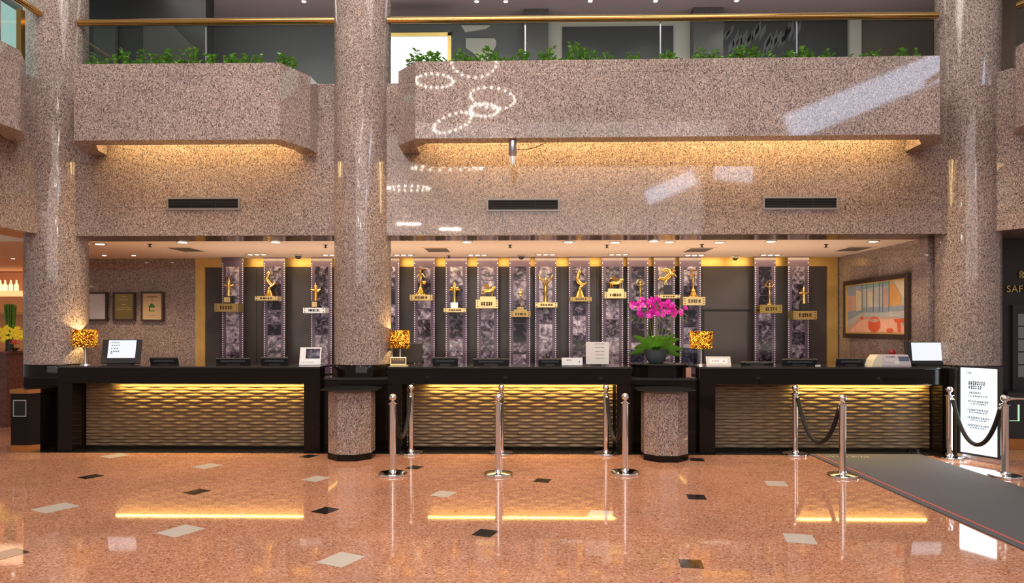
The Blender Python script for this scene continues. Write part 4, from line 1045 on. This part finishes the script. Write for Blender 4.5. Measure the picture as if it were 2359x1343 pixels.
# ================================================================ ORCHID
YO = 8.95
xo = X(1511, YO); zo = ZPL + .001
t = thing('potted_orchid', 'magenta orchid in a slate bowl on the round plinth', 'plant', (xo, YO, zo))
MB().lathe([(.085, 0), (.10, .01), (.14, .10), (.165, .175), (.168, .18), (.155, .178), (.13, .12)], (xo, YO, zo), 28).build('bowl', M['bowl'], t, smooth=True)
MB().lathe([(.14, .14), (.14, .15)], (xo, YO, zo), 24).build('soil', M['soil'], t)
def leaf(a, L, w, el):
    mb = MB(); vs = []; n = 7
    for i in range(n + 1):
        q = i / n; r = L * q; zc = math.sin(el) * r - .55 * L * q * q * (0.35 if el > .6 else .6) ; rr = math.cos(el) * r
        ww = w * math.sin(PI * min(1, .12 + q * .88)) ** .7
        tw = .85 * abs(math.cos(a)); c = Vector((math.cos(a) * rr, math.sin(a) * rr, zc)); s = (Vector((-math.sin(a), math.cos(a), 0)) * math.cos(tw) * (-1 if math.cos(a) > 0 else 1) + Vector((0, 0, 1)) * math.sin(tw)) * ww
        vs += [c - s + Vector((0, 0, .01)), c, c + s + Vector((0, 0, .01))]
    mb.add([Vector((xo + v.x * 1, YO + v.y, zo + .15 + v.z)) for v in vs], [(i * 3 + k, i * 3 + k + 1, i * 3 + k + 4, i * 3 + k + 3) for i in range(n) for k in range(2)])
    return mb
for a, L, w, el in [(200, .33, .05, .45), (170, .36, .05, .75), (225, .3, .055, .9), (250, .26, .055, 1.0), (280, .3, .06, .95), (300, .28, .055, .8), (330, .35, .045, .85), (350, .34, .05, .65), (10, .36, .05, .35), (140, .3, .05, .5), (40, .3, .05, .6), (90, .3, .05, .9), (190, .34, .045, .2), (355, .3, .045, .1), (265, .22, .05, .6)]:
    leaf(math.radians(a), L * 1.12, w * 1.25, el).build('leaf', M['leaf'], t, smooth=True)
fm = MB()
for k in range(5):
    a = math.radians(90 + k * 72); c, s = math.cos(a), math.sin(a); L = .036; w = .021 if k in (0, 2, 3) else .026
    pr, pd = Vector((c, 0, s)), Vector((-s, 0, c))
    fm.add([(0, 0, 0), pr * L * .5 + pd * w + Vector((0, -.006, 0)), pr * L + Vector((0, .004, 0)), pr * L * .5 - pd * w + Vector((0, -.006, 0)), pr * L * .55 + Vector((0, .003, 0))], [(0, 4, 1), (1, 4, 2), (0, 3, 4), (3, 2, 4)])
fm.ball((0, -.01, -.004), (.008, .012, .01), 6)
fme = None
spikes = [(1470, 705, 8), (1490, 700, 9), (1512, 702, 8), (1500, 722, 8), (1525, 718, 7), (1540, 705, 8), (1556, 712, 9), (1565, 722, 6), (1478, 722, 7)]
for j, (u, v, nf) in enumerate(spikes):
    yy = YO - .12 + .05 * (j % 4); top = at(u, v - 4, yy); 
    base = Vector((xo + (top.x - xo) * .25, YO, zo + .15)); mid = base * .35 + top * .65 + Vector((0, 0, .06))
    end = top + Vector(((top.x - xo) * .25 + .02, -.03, -.06))
    MB().tube([base, base * .6 + mid * .4 + Vector((0, 0, .02)), mid, top + Vector((0, 0, .03)), end], .005, 6).build('flower_stem', M['stem'], t, smooth=True)
    for q in range(nf):
        p = top + Vector((R.uniform(-.085, .085), R.uniform(-.05, .03), R.uniform(-.06, .055)))
        o = fm.build('flower', M['petal'], t, world=False) if fme is None else fme.copy()
        if fme is None: fme = o
        else: COL.objects.link(o); o.parent = t
        o.location = p - Vector(t.location); o.rotation_euler = (R.uniform(-.5, .5), R.uniform(-.6, .6), R.uniform(-.7, .7)); sc_ = R.uniform(.85, 1.2); o.scale = (sc_, sc_, sc_)
for j in range(10):
    u = R.choice([1456, 1465, 1480, 1495, 1520, 1556, 1566, 1572]); p = at(u + R.uniform(-4, 4), 722 + R.uniform(0, 6), YO - .05)
    MB().tube([p, p + Vector((R.uniform(-.03, .03), 0, -.04)), p + Vector((R.uniform(-.06, .06), 0, -.085))], [.004, .003, .007], 5).build('bud_sprig', M['stem'], t)
# ================================================================ STANCHIONS AND ROPES
SH = .865
sp = thing('stanchion', '', 'stanchion', (0, 0, 0), 'chrome rope stanchions')
MB().lathe([(.152, 0), (.155, .012), (.15, .026), (.10, .036), (.045, .042), (.04, .06)], n=40).build('stanchion_base', M['chrome'], sp, world=False, smooth=True)
MB().lathe([(.034, .05), (.034, SH - .115)], n=24).build('pole', M['chrome'], sp, world=False, smooth=True)
MB().lathe([(.036, SH - .118), (.05, SH - .112), (.05, SH - .104), (.03, SH - .098), (.016, SH - .085), (.016, SH - .07)], n=24).build('collar', M['chrome'], sp, world=False, smooth=True)
MB().ball((0, 0, SH - .04), .04, 20).build('ball_finial', M['chrome'], sp, world=False, smooth=True)
ss = [(905, 1094, 'chrome stanchion at front left, before the middle counter'), (947, 1041, 'chrome stanchion against the left end of the middle counter'), (1148, 1094, 'chrome stanchion in front of the middle of the middle counter'), (1155, 1041, 'chrome stanchion at the counter directly behind the middle front stanchion'),
      (1440, 1091, 'chrome stanchion in front, left of the orchid pedestal'), (1396, 1042, 'chrome stanchion against the right end of the middle counter'), (1941, 1098, 'chrome stanchion in front on the carpet edge'), (1832, 1047, 'chrome stanchion near the right counter at the carpet corner'),
      (2187, 1056, 'chrome stanchion left of the lit sign'), (2315, 1099, 'chrome stanchion right of the lit sign at the image edge')]
spos = []
for i, (u, v, lab) in enumerate(ss):
    p = floor_pt(u, v)
    if v < 1050: p.y = min(p.y, 8.45); p.x = X(u, p.y)
    spos.append(p)
    if i == 0: sp.location = p; sp['label'] = lab
    else: dup(sp, p, lab)
def rope(i, j, sag, label):
    a, b = spos[i] + Vector((0, 0, SH - .16)), spos[j] + Vector((0, 0, SH - .16))
    d_ = (b - a); d_.z = 0; dn = d_.normalized(); a = a + dn * .075; b = b - dn * .075
    t = thing('barrier_rope', label, 'rope', tuple((a + b) / 2 - Vector((0, 0, sag))), 'black barrier ropes')
    pts = []
    n = 22
    for k in range(n + 1):
        q = k / n; x = 2 * q - 1; c = (math.cosh(1.6 * x) - math.cosh(1.6)) / (math.cosh(1.6) - 1)
        pts.append(a.lerp(b, q) + Vector((0, 0, sag * c)))
    MB().tube(pts, .023, 12).build('velvet_rope', M['rope'], t, smooth=True)
    for e, f in ((pts[0], pts[1]), (pts[-1], pts[-2])):
        dd = (f - e).normalized()
        MB().tube([e - dd * .02, e, e + dd * .05], [.012, .021, .021], 12).build('end_cap', M['chrome'], t, smooth=True)
    for e, s in ((a, -1), (b, 1)):
        MB().tube([e + Vector((0, 0, .015)), e + dn * s * .02 + Vector((0, 0, .035)), e + dn * s * .045 + Vector((0, 0, .03))], .006, 8).build('hook', M['chrome'], t, smooth=True)
rope(0, 1, .40, 'black rope between the two leftmost stanchions')
rope(2, 3, .40, 'black rope end-on behind the middle front stanchion')
rope(4, 5, .43, 'black rope between the stanchions left of the orchid pedestal')
rope(6, 7, .44, 'black rope between the stanchions before the right counter')
rope(8, 9, .45, 'black rope hanging in front of the lit sign')
# chrome bar leaving the last stanchion to the right
pz = spos[9] + Vector((0, 0, SH - .04))
MB().tube([pz + Vector((.04, 0, 0)), pz + Vector((.12, 0, 0)), pz + Vector((.9, -.1, 0))], [.022, .014, .012], 12).build('barrier_bar', M['chrome'], None, smooth=True, loc=tuple(pz + Vector((.4, 0, 0))))
tag(bpy.data.objects['barrier_bar'], 'slim chrome bar running right from the rightmost stanchion ball', 'barrier bar')
# ================================================================ CARPET, LIT SIGN
t = thing('carpet_runner', 'dark grey carpet runner with a red border line at right', 'carpet', (4.2, 6, 0))
cx0, cx1 = 3.50, 4.86
MB().box(cx0, cx1, 1.5, 8.50, .0015, .010).build('carpet_field', M['carpet'], t)
rl = MB().box(cx0 + .075, cx0 + .095, 1.5, 8.47, .0101, .0112); rl.build('border_line', M['redline'], t)
k = MB(); p = floor_pt(1907, 1056)
strokes(k, (p.x, p.y, .0115), (1, 0, 0), (0, 1, 0), .52, .12, 9); k.build('woven_lettering', mat('pale_yarn', (.38, .34, .30), .9), t)
# standing lit sign
pa, pb = floor_pt(2208, 1054), floor_pt(2302, 1070)
dv = (pb - pa); L_ = dv.length; ang = math.atan2(dv.y, dv.x)
t = thing('lit_sign', 'tall white lit sign stand beside the right counter', 'sign', tuple(pa), None, ang)
Hs = 1.11
MB().box(-.01, L_ + .01, -.01, .08, 0, .055).build('sign_foot', M['steel'], t, world=False)
fr = MB()
for b in ((0, .02, .05, Hs), (L_ - .02, L_, .05, Hs), (.02, L_ - .02, .05, .075), (.02, L_ - .02, Hs - .02, Hs)): fr.box(b[0], b[1], 0, .07, b[2], b[3])
fr.build('sign_frame', M['darkgrey'], t, world=False)
sf = MB().box(.02, L_ - .02, .008, .06, .075, Hs - .02).build('sign_face', M['signlit'], t, world=False)
inkm = mat('sign_ink', (.17, .19, .24), .6)
for zf, x0f, wf, hh, n in ((.93, .2, .12, .018, 4), (.80, .24, .42, .035, 8), (.755, .24, .34, .03, 6), (.70, .26, .30, .018, 7), (.665, .24, .48, .014, 12), (.60, .24, .5, .016, 12), (.575, .28, .4, .012, 11), (.50, .22, .52, .016, 13), (.475, .26, .46, .012, 12), (.41, .22, .54, .016, 13), (.385, .28, .42, .012, 11), (.32, .22, .54, .016, 13), (.295, .28, .4, .012, 10), (.14, .6, .1, .016, 3)):
    k = MB(); strokes(k, (L_ * x0f, .0055, .075 + (Hs - .1) * zf), (1, 0, 0), (.12, 0, 1), L_ * wf, hh * 1.5, n)
    k.build('text_line', inkm, sf, world=False)
L = bpy.data.lights.new('sign_glow', 'AREA'); L.shape = 'RECTANGLE'; L.size = L_ * .9; L.size_y = 1.0; L.energy = 9; L.color = (.8, .92, 1)
lo = bpy.data.objects.new('sign_glow', L); COL.objects.link(lo); nn = Vector((dv.y, -dv.x, 0)).normalized(); lo.location = (pa + pb) / 2 + nn * .012 + Vector((0, 0, .58)); lo.rotation_euler = nn.to_track_quat('-Z', 'Y').to_euler()
# dark post left of the sign
pp_ = at(2203, 1050, 8.3)
tag(MB().lathe([(.07, 0), (.07, .01), (.028, .02), (.028, 1.06), (.0, 1.07)], (X(2204, 8.42), 8.42, .001), 20).build('sign_post', M['darkgrey'], smooth=True, loc=(X(2204, 8.42), 8.42, 0)), 'dark round post between the right counter and the lit sign', 'post')
# small lit panel at the right edge
Yq = 8.9
t = thing('glass_case', 'dark cabinet with a green-lit pane at far right behind the stanchion', 'cabinet', (X(2345, Yq), Yq, 0))
MB().box(X(2322, Yq), X(2322, Yq) + .9, Yq, Yq + .3, .14, Z(2340, 905, Yq)).build('cabinet_body', M['darkgrey'], t)
MB().box(X(2322, Yq) - .01, X(2322, Yq) + .92, Yq - .02, Yq + .3, .001, .14).build('cabinet_plinth', M['copper'], t)
c = MB(); x0, x1, z0, z1 = X(2325, Yq), X(2348, Yq), Z(2340, 970, Yq), Z(2340, 932, Yq)
c.box(x1 - .02, x1, Yq - .006, Yq, z0, z1); c.box(x0, x1, Yq - .006, Yq, z0, z0 + .008); c.build('lit_edge', mat('green_edge', (.4, .7, .45), .4, emit=.6, ecol=(.5, .9, .6)), t)
# ================================================================ BAR AREA SEEN AT FAR LEFT
def bx(u, Y): return X(u, Y)
YBAR = 14.2
zsh = Z(25, 670, YBAR)
t = thing('bar_shelf', 'glowing bar shelf with bottles at far left behind the column', 'shelf', (-10.9, YBAR, 0))
MB().box(-14, -9.4, YBAR, YBAR + .5, zsh - .1, zsh).build('shelf_board', M['woodgold'], t)
MB().box(-14, -9.4, YBAR + .48, YBAR + .6, 0, ZS).build('shelf_back', mat('bar_back', (.28, .11, .05), .4, emit=.12, ecol=(1, .4, .15)), t)
MB().box(-14, -9.4, YBAR, YBAR + .5, zsh - .5, zsh - .45).build('shelf_board', M['copper'], t)
MB().box(-14, -9.4, YBAR - .1, YBAR + .5, 0, 1.1).build('shelf_cabinet', M['redstone'], t)
bt = None
for i, u in enumerate([1, 12, 25, 38, -12, -24]):
    x = X(u, YBAR + .2); lab = f'glowing amber bottle on the bar shelf, {ORD[i]} bottle' if False else ['glowing amber bottle on the bar shelf at the picture edge', 'glowing amber bottle on the bar shelf, second from picture edge', 'glowing amber bottle on the bar shelf, third from picture edge', 'glowing amber bottle on the bar shelf nearest the left column', '', ''][i]
    if not lab: continue
    if bt is None:
        bt = thing('bottle', lab, 'bottle', (x, YBAR + .2, zsh), 'bottles on the bar shelf')
        MB().lathe([(.04, 0), (.042, .02), (.042, .13), (.016, .18), (.016, .235)], n=16).build('bottle_body', M['bottle'], bt, world=False, smooth=True)
        MB().lathe([(.018, .235), (.018, .26)], n=12).build('bottle_cap', M['copper'], bt, world=False)
    else: dup(bt, (x, YBAR + .2, zsh), lab)
# console table with flower vase and small pink flower bowl
YT = 10.8
zt = Z(25, 808, YT)
t = thing('console_table', 'reddish polished stone console at far left behind the trash bin', 'table', (X(10, YT), YT, 0))
MB().box(-9.6, X(46, YT), YT - .3, YT + .4, zt - .04, zt).build('tabletop', M['redstone'], t, bevel=.005)
MB().box(-9.5, X(42, YT), YT - .25, YT + .35, 0, zt - .04).build('table_body', M['redstone'], t)
xv = X(22, YT + .15); yv = YT + .15
t = thing('flower_vase', 'tall dark vase of yellow orchids and green reeds at far left', 'vase', (xv, yv, zt))
MB().lathe([(.07, 0), (.06, .02), (.05, .2), (.06, .36)], (xv, yv, zt), 20).build('vase', M['darkgrey'], t, smooth=True)
z1, z2 = Z(22, 765, yv) - zt, Z(22, 700, yv) - zt
g = MB()
for i in range(70):
    a, r = R.uniform(0, 2 * PI), R.uniform(0, .085)
    g.tube([(xv + r * math.cos(a) * .7, yv + r * math.sin(a) * .7, zt + z1 - .08), (xv + r * math.cos(a) * 1.15, yv + r * math.sin(a), zt + z2 - R.uniform(0, .05))], .006, 5)
g.build('green_reeds', M['leaf2'], t)
g = MB()
for i in range(150):
    a, r = R.uniform(0, 2 * PI), R.uniform(.04, .22); zz = zt + z1 - .02 + R.uniform(-.14, .12) * (1 - r)
    g.ball((xv + r * math.cos(a), yv + r * math.sin(a), zz), R.uniform(.015, .03), 6)
g.build('yellow_blossoms', M['yellow'], t)
xv = X(34, YT - .12); yv = YT - .12
t = thing('flower_bowl', 'small bowl of coral pink flowers on the stone console', 'flower bowl', (xv, yv, zt))
MB().lathe([(.03, 0), (.035, .01), (.06, .04), (.062, .05)], (xv, yv, zt), 18).build('bowl', M['darkgrey'], t, smooth=True)
g = MB()
for i in range(26):
    a = R.uniform(0, 2 * PI); e = R.uniform(.2, 1.3); d_ = Vector((math.cos(a) * math.cos(e), math.sin(a) * math.cos(e), math.sin(e)))
    c = Vector((xv, yv, zt + .1)); s = d_.cross(Vector((0, 0, 1))).normalized() * .02
    g.add([c, c + d_ * .06 + s, c + d_ * .095, c + d_ * .06 - s], [(0, 1, 2, 3)])
g.build('pink_petals', M['pinkf'], t)
g = MB()
for i in range(10):
    a = i * .63; d_ = Vector((math.cos(a), math.sin(a), .1)); s = Vector((-math.sin(a), math.cos(a), 0)) * .02; c = Vector((xv, yv, zt + .06))
    g.add([c, c + d_ * .07 + s, c + d_ * .13, c + d_ * .07 - s], [(0, 1, 2, 3)])
g.build('green_leaves', M['leaf'], t)
p = on_ceiling(30, 597)
dup(pr2, tuple(Vector((p.x, p.y, ZS + .02))), 'small accent ceiling light at far left over the bar')
# mezzanine ceiling downlights
def on_mezz(u, v):
    r = ray(u, v); t_ = (ZM - CAMZ) / r.z; return Vector((r.x * t_, r.y * t_, ZM))
md = None
for i, (u, v) in enumerate([(478, 2), (700, 2), (1098, 2), (1165, 2), (1360, 1), (1510, 1), (1697, 0)]):
    p = on_mezz(u, v); lab = f'small bright upper-floor ceiling light, {ORD[i]} from left along the top edge'
    if md is None:
        md = thing('mezzanine_downlight', lab, 'ceiling light', p, 'upper-floor ceiling lights')
        MB().lathe([(.05, 0), (.05, -.01), (.036, -.012)], n=16).build('trim_ring', M['cream'], md, world=False, smooth=True)
        MB().lathe([(.034, -.012), (.03, -.02)], n=16).build('lamp_disc', M['lightdisc'], md, world=False, smooth=True)
    else: dup(md, p, lab)
    energy_spot(p + Vector((0, -.3, -.04)), 30, 120, (1, .85, .72))
# ================================================================ LOBBY SIDE: chandelier (seen only as reflections in the polished granite)
ch = thing('ring_chandelier', 'ring chandelier of small bulbs hanging in the lobby, mirrored in the granite', 'chandelier', (-1, 3.0, 6.2))
bulbm = mat('bulb_glow', (1, .95, .85), .3, emit=110, ecol=(1, .93, .82))
bulbm.cycles.emission_sampling = 'NONE'
YCH = 3.0
vd = 2 * 8.12 - YCH
bu = MB()
for (u, v, rw, rh, tl, pl_) in [(990, 190, 43, 16, 0, 8.12), (1080, 145, 52, 36, 0, 8.12), (1122, 221, 52, 26, .1, 8.12), (1103, 251, 32, 16, 0, 8.12), (1032, 285, 46, 20, -.35, 8.12),
                              (1030, 388, 80, 13, 0, YW), (938, 430, 48, 12, 0, YW), (940, 515, 25, 6, 0, YW), (1035, 525, 23, 6, 0, YW)]:
    vd = 2 * pl_ - YCH; c = at(u, v, vd); c = Vector((c.x, YCH + (R.uniform(-.2, .2)), c.z)); rx = rw / F * vd
    el = min(.95, rh / rw); cs = []
    n = 20
    for k in range(n):
        a = 2 * PI * k / n; p = Vector((rx * math.cos(a), rx * math.sin(a) * .9, 0))
        p = Matrix.Rotation(tl, 3, 'Y') @ (Matrix.Rotation(math.asin(el) - .33, 3, 'X') @ p)
        cs.append(c + p); bu.ball(c + p, .016, 6)
    MB().tube(cs + [cs[0]], .008, 6, cap=False).build('ring', M['brass'], ch)
bu.build('bulbs', bulbm, ch)['kind'] = 'stuff'
# ================================================================ LIGHTING
w = bpy.data.worlds.new('world'); sc.world = w; w.use_nodes = True
w.node_tree.nodes['Background'].inputs[0].default_value = (1, .92, .87, 1); w.node_tree.nodes['Background'].inputs[1].default_value = .36
def area(name, loc, tgt, sx, sy, e, col, roll=0, spread=None):
    L = bpy.data.lights.new(name, 'AREA'); L.shape = 'RECTANGLE'; L.size = sx; L.size_y = sy; L.energy = e; L.color = col
    if spread: L.spread = math.radians(spread)
    o = bpy.data.objects.new(name, L); COL.objects.link(o); o.location = loc
    d_ = (Vector(tgt) - Vector(loc)).normalized(); o.rotation_euler = (d_.to_track_quat('-Z', 'Y').to_matrix() @ Matrix.Rotation(roll, 3, 'Z')).to_euler()
    return o
area('lobby_overhead_fill', (-.5, 4.0, 9.6), (-.5, 6.6, 0), 11, 4, 520, (1, .91, .84))  # unseen overhead fill for the whole lobby, no modelled fixture
area('lobby_rear_fill', (0, -5.5, 5.5), (0, 8, 3.2), 12, 5, 420, (1, .92, .90))  # unseen fill behind the camera, aimed at the facade
area('lobby_floor_fill', (-1.5, 3.0, 9.9), (-1.5, 3.3, 0), 8, 3, 430, (1, .86, .72))  # unseen fill from above to brighten the floor
# blue-white area lamps added so the polished stone mirrors them as streaks
def band(u, v, plane, Yl, wpx, hpx, roll, e):
    D = 2 * plane - Yl; c = at(u, v, D)
    o = area('streak_light', (c.x, Yl, c.z), (c.x, Yl + 1, c.z), wpx / F * D, hpx / F * D, e, (.58, .74, 1), 0)
    o.rotation_euler = (PI / 2, -roll, 0) if False else (Matrix.Rotation(roll, 3, 'Y') @ Matrix.Rotation(PI / 2, 3, 'X')).to_euler()
band(1990, 218, 8.10, -4, 420, 62, -math.radians(22), 105)
band(1545, 432, YW, -4, 120, 34, -math.radians(24), 20)
band(1690, 398, YW, -4, 90, 40, math.radians(6), 15)
# warm coves under the planters
for x0, x1 in ((xl0 + .1, xl1 + .1), (xr0 + .05, xr1 - .1)):
    area('cove_light', ((x0 + x1) / 2, 8.62, ZPB + .30), ((x0 + x1) / 2, 8.70, 0), x1 - x0, .34, 15 * (x1 - x0), (1, .66, .28))
# alcove: warm wash along gold band, and fill on the ceiling
area('alcove_wash', (0, 11.45, ZS - .03), (0, 11.8, 1.9), 9.8, .06, 38, (1, .66, .30))
area('alcove_fill', (0, 10.2, 1.2), (0, 10.4, 2.7), 10, .8, 85, (1, .84, .68))
area('bar_fill', (-10, 12.5, 2.6), (-10, 13, 0), 4, 3, 90, (1, .62, .38))
area('mezz_fill', (0, 10.6, ZM - .05), (0, 11.2, 5), 12, 1.5, 150, (1, .92, .86))
area('mezz_up', (0, 11.2, 5.2), (0, 11.0, 7), 14, .8, 95, (1, .86, .82))  # uplight added to brighten the mezzanine ceiling
# ---------------------------------------------------------------- render look
sc.view_settings.view_transform = 'Standard'
sc.view_settings.look = 'None'
sc.view_settings.exposure = 0
try:
    sc.cycles.use_denoising = True; sc.cycles.denoiser = 'OPENIMAGEDENOISE'
except Exception: pass
sc.cycles.max_bounces = 7; sc.cycles.diffuse_bounces = 3; sc.cycles.glossy_bounces = 4; sc.cycles.transmission_bounces = 4; sc.cycles.transparent_max_bounces = 8
sc.cycles.caustics_reflective = False; sc.cycles.caustics_refractive = False
sc.cycles.sample_clamp_indirect = 4
sc.cycles.use_adaptive_sampling = True; sc.cycles.adaptive_threshold = .05
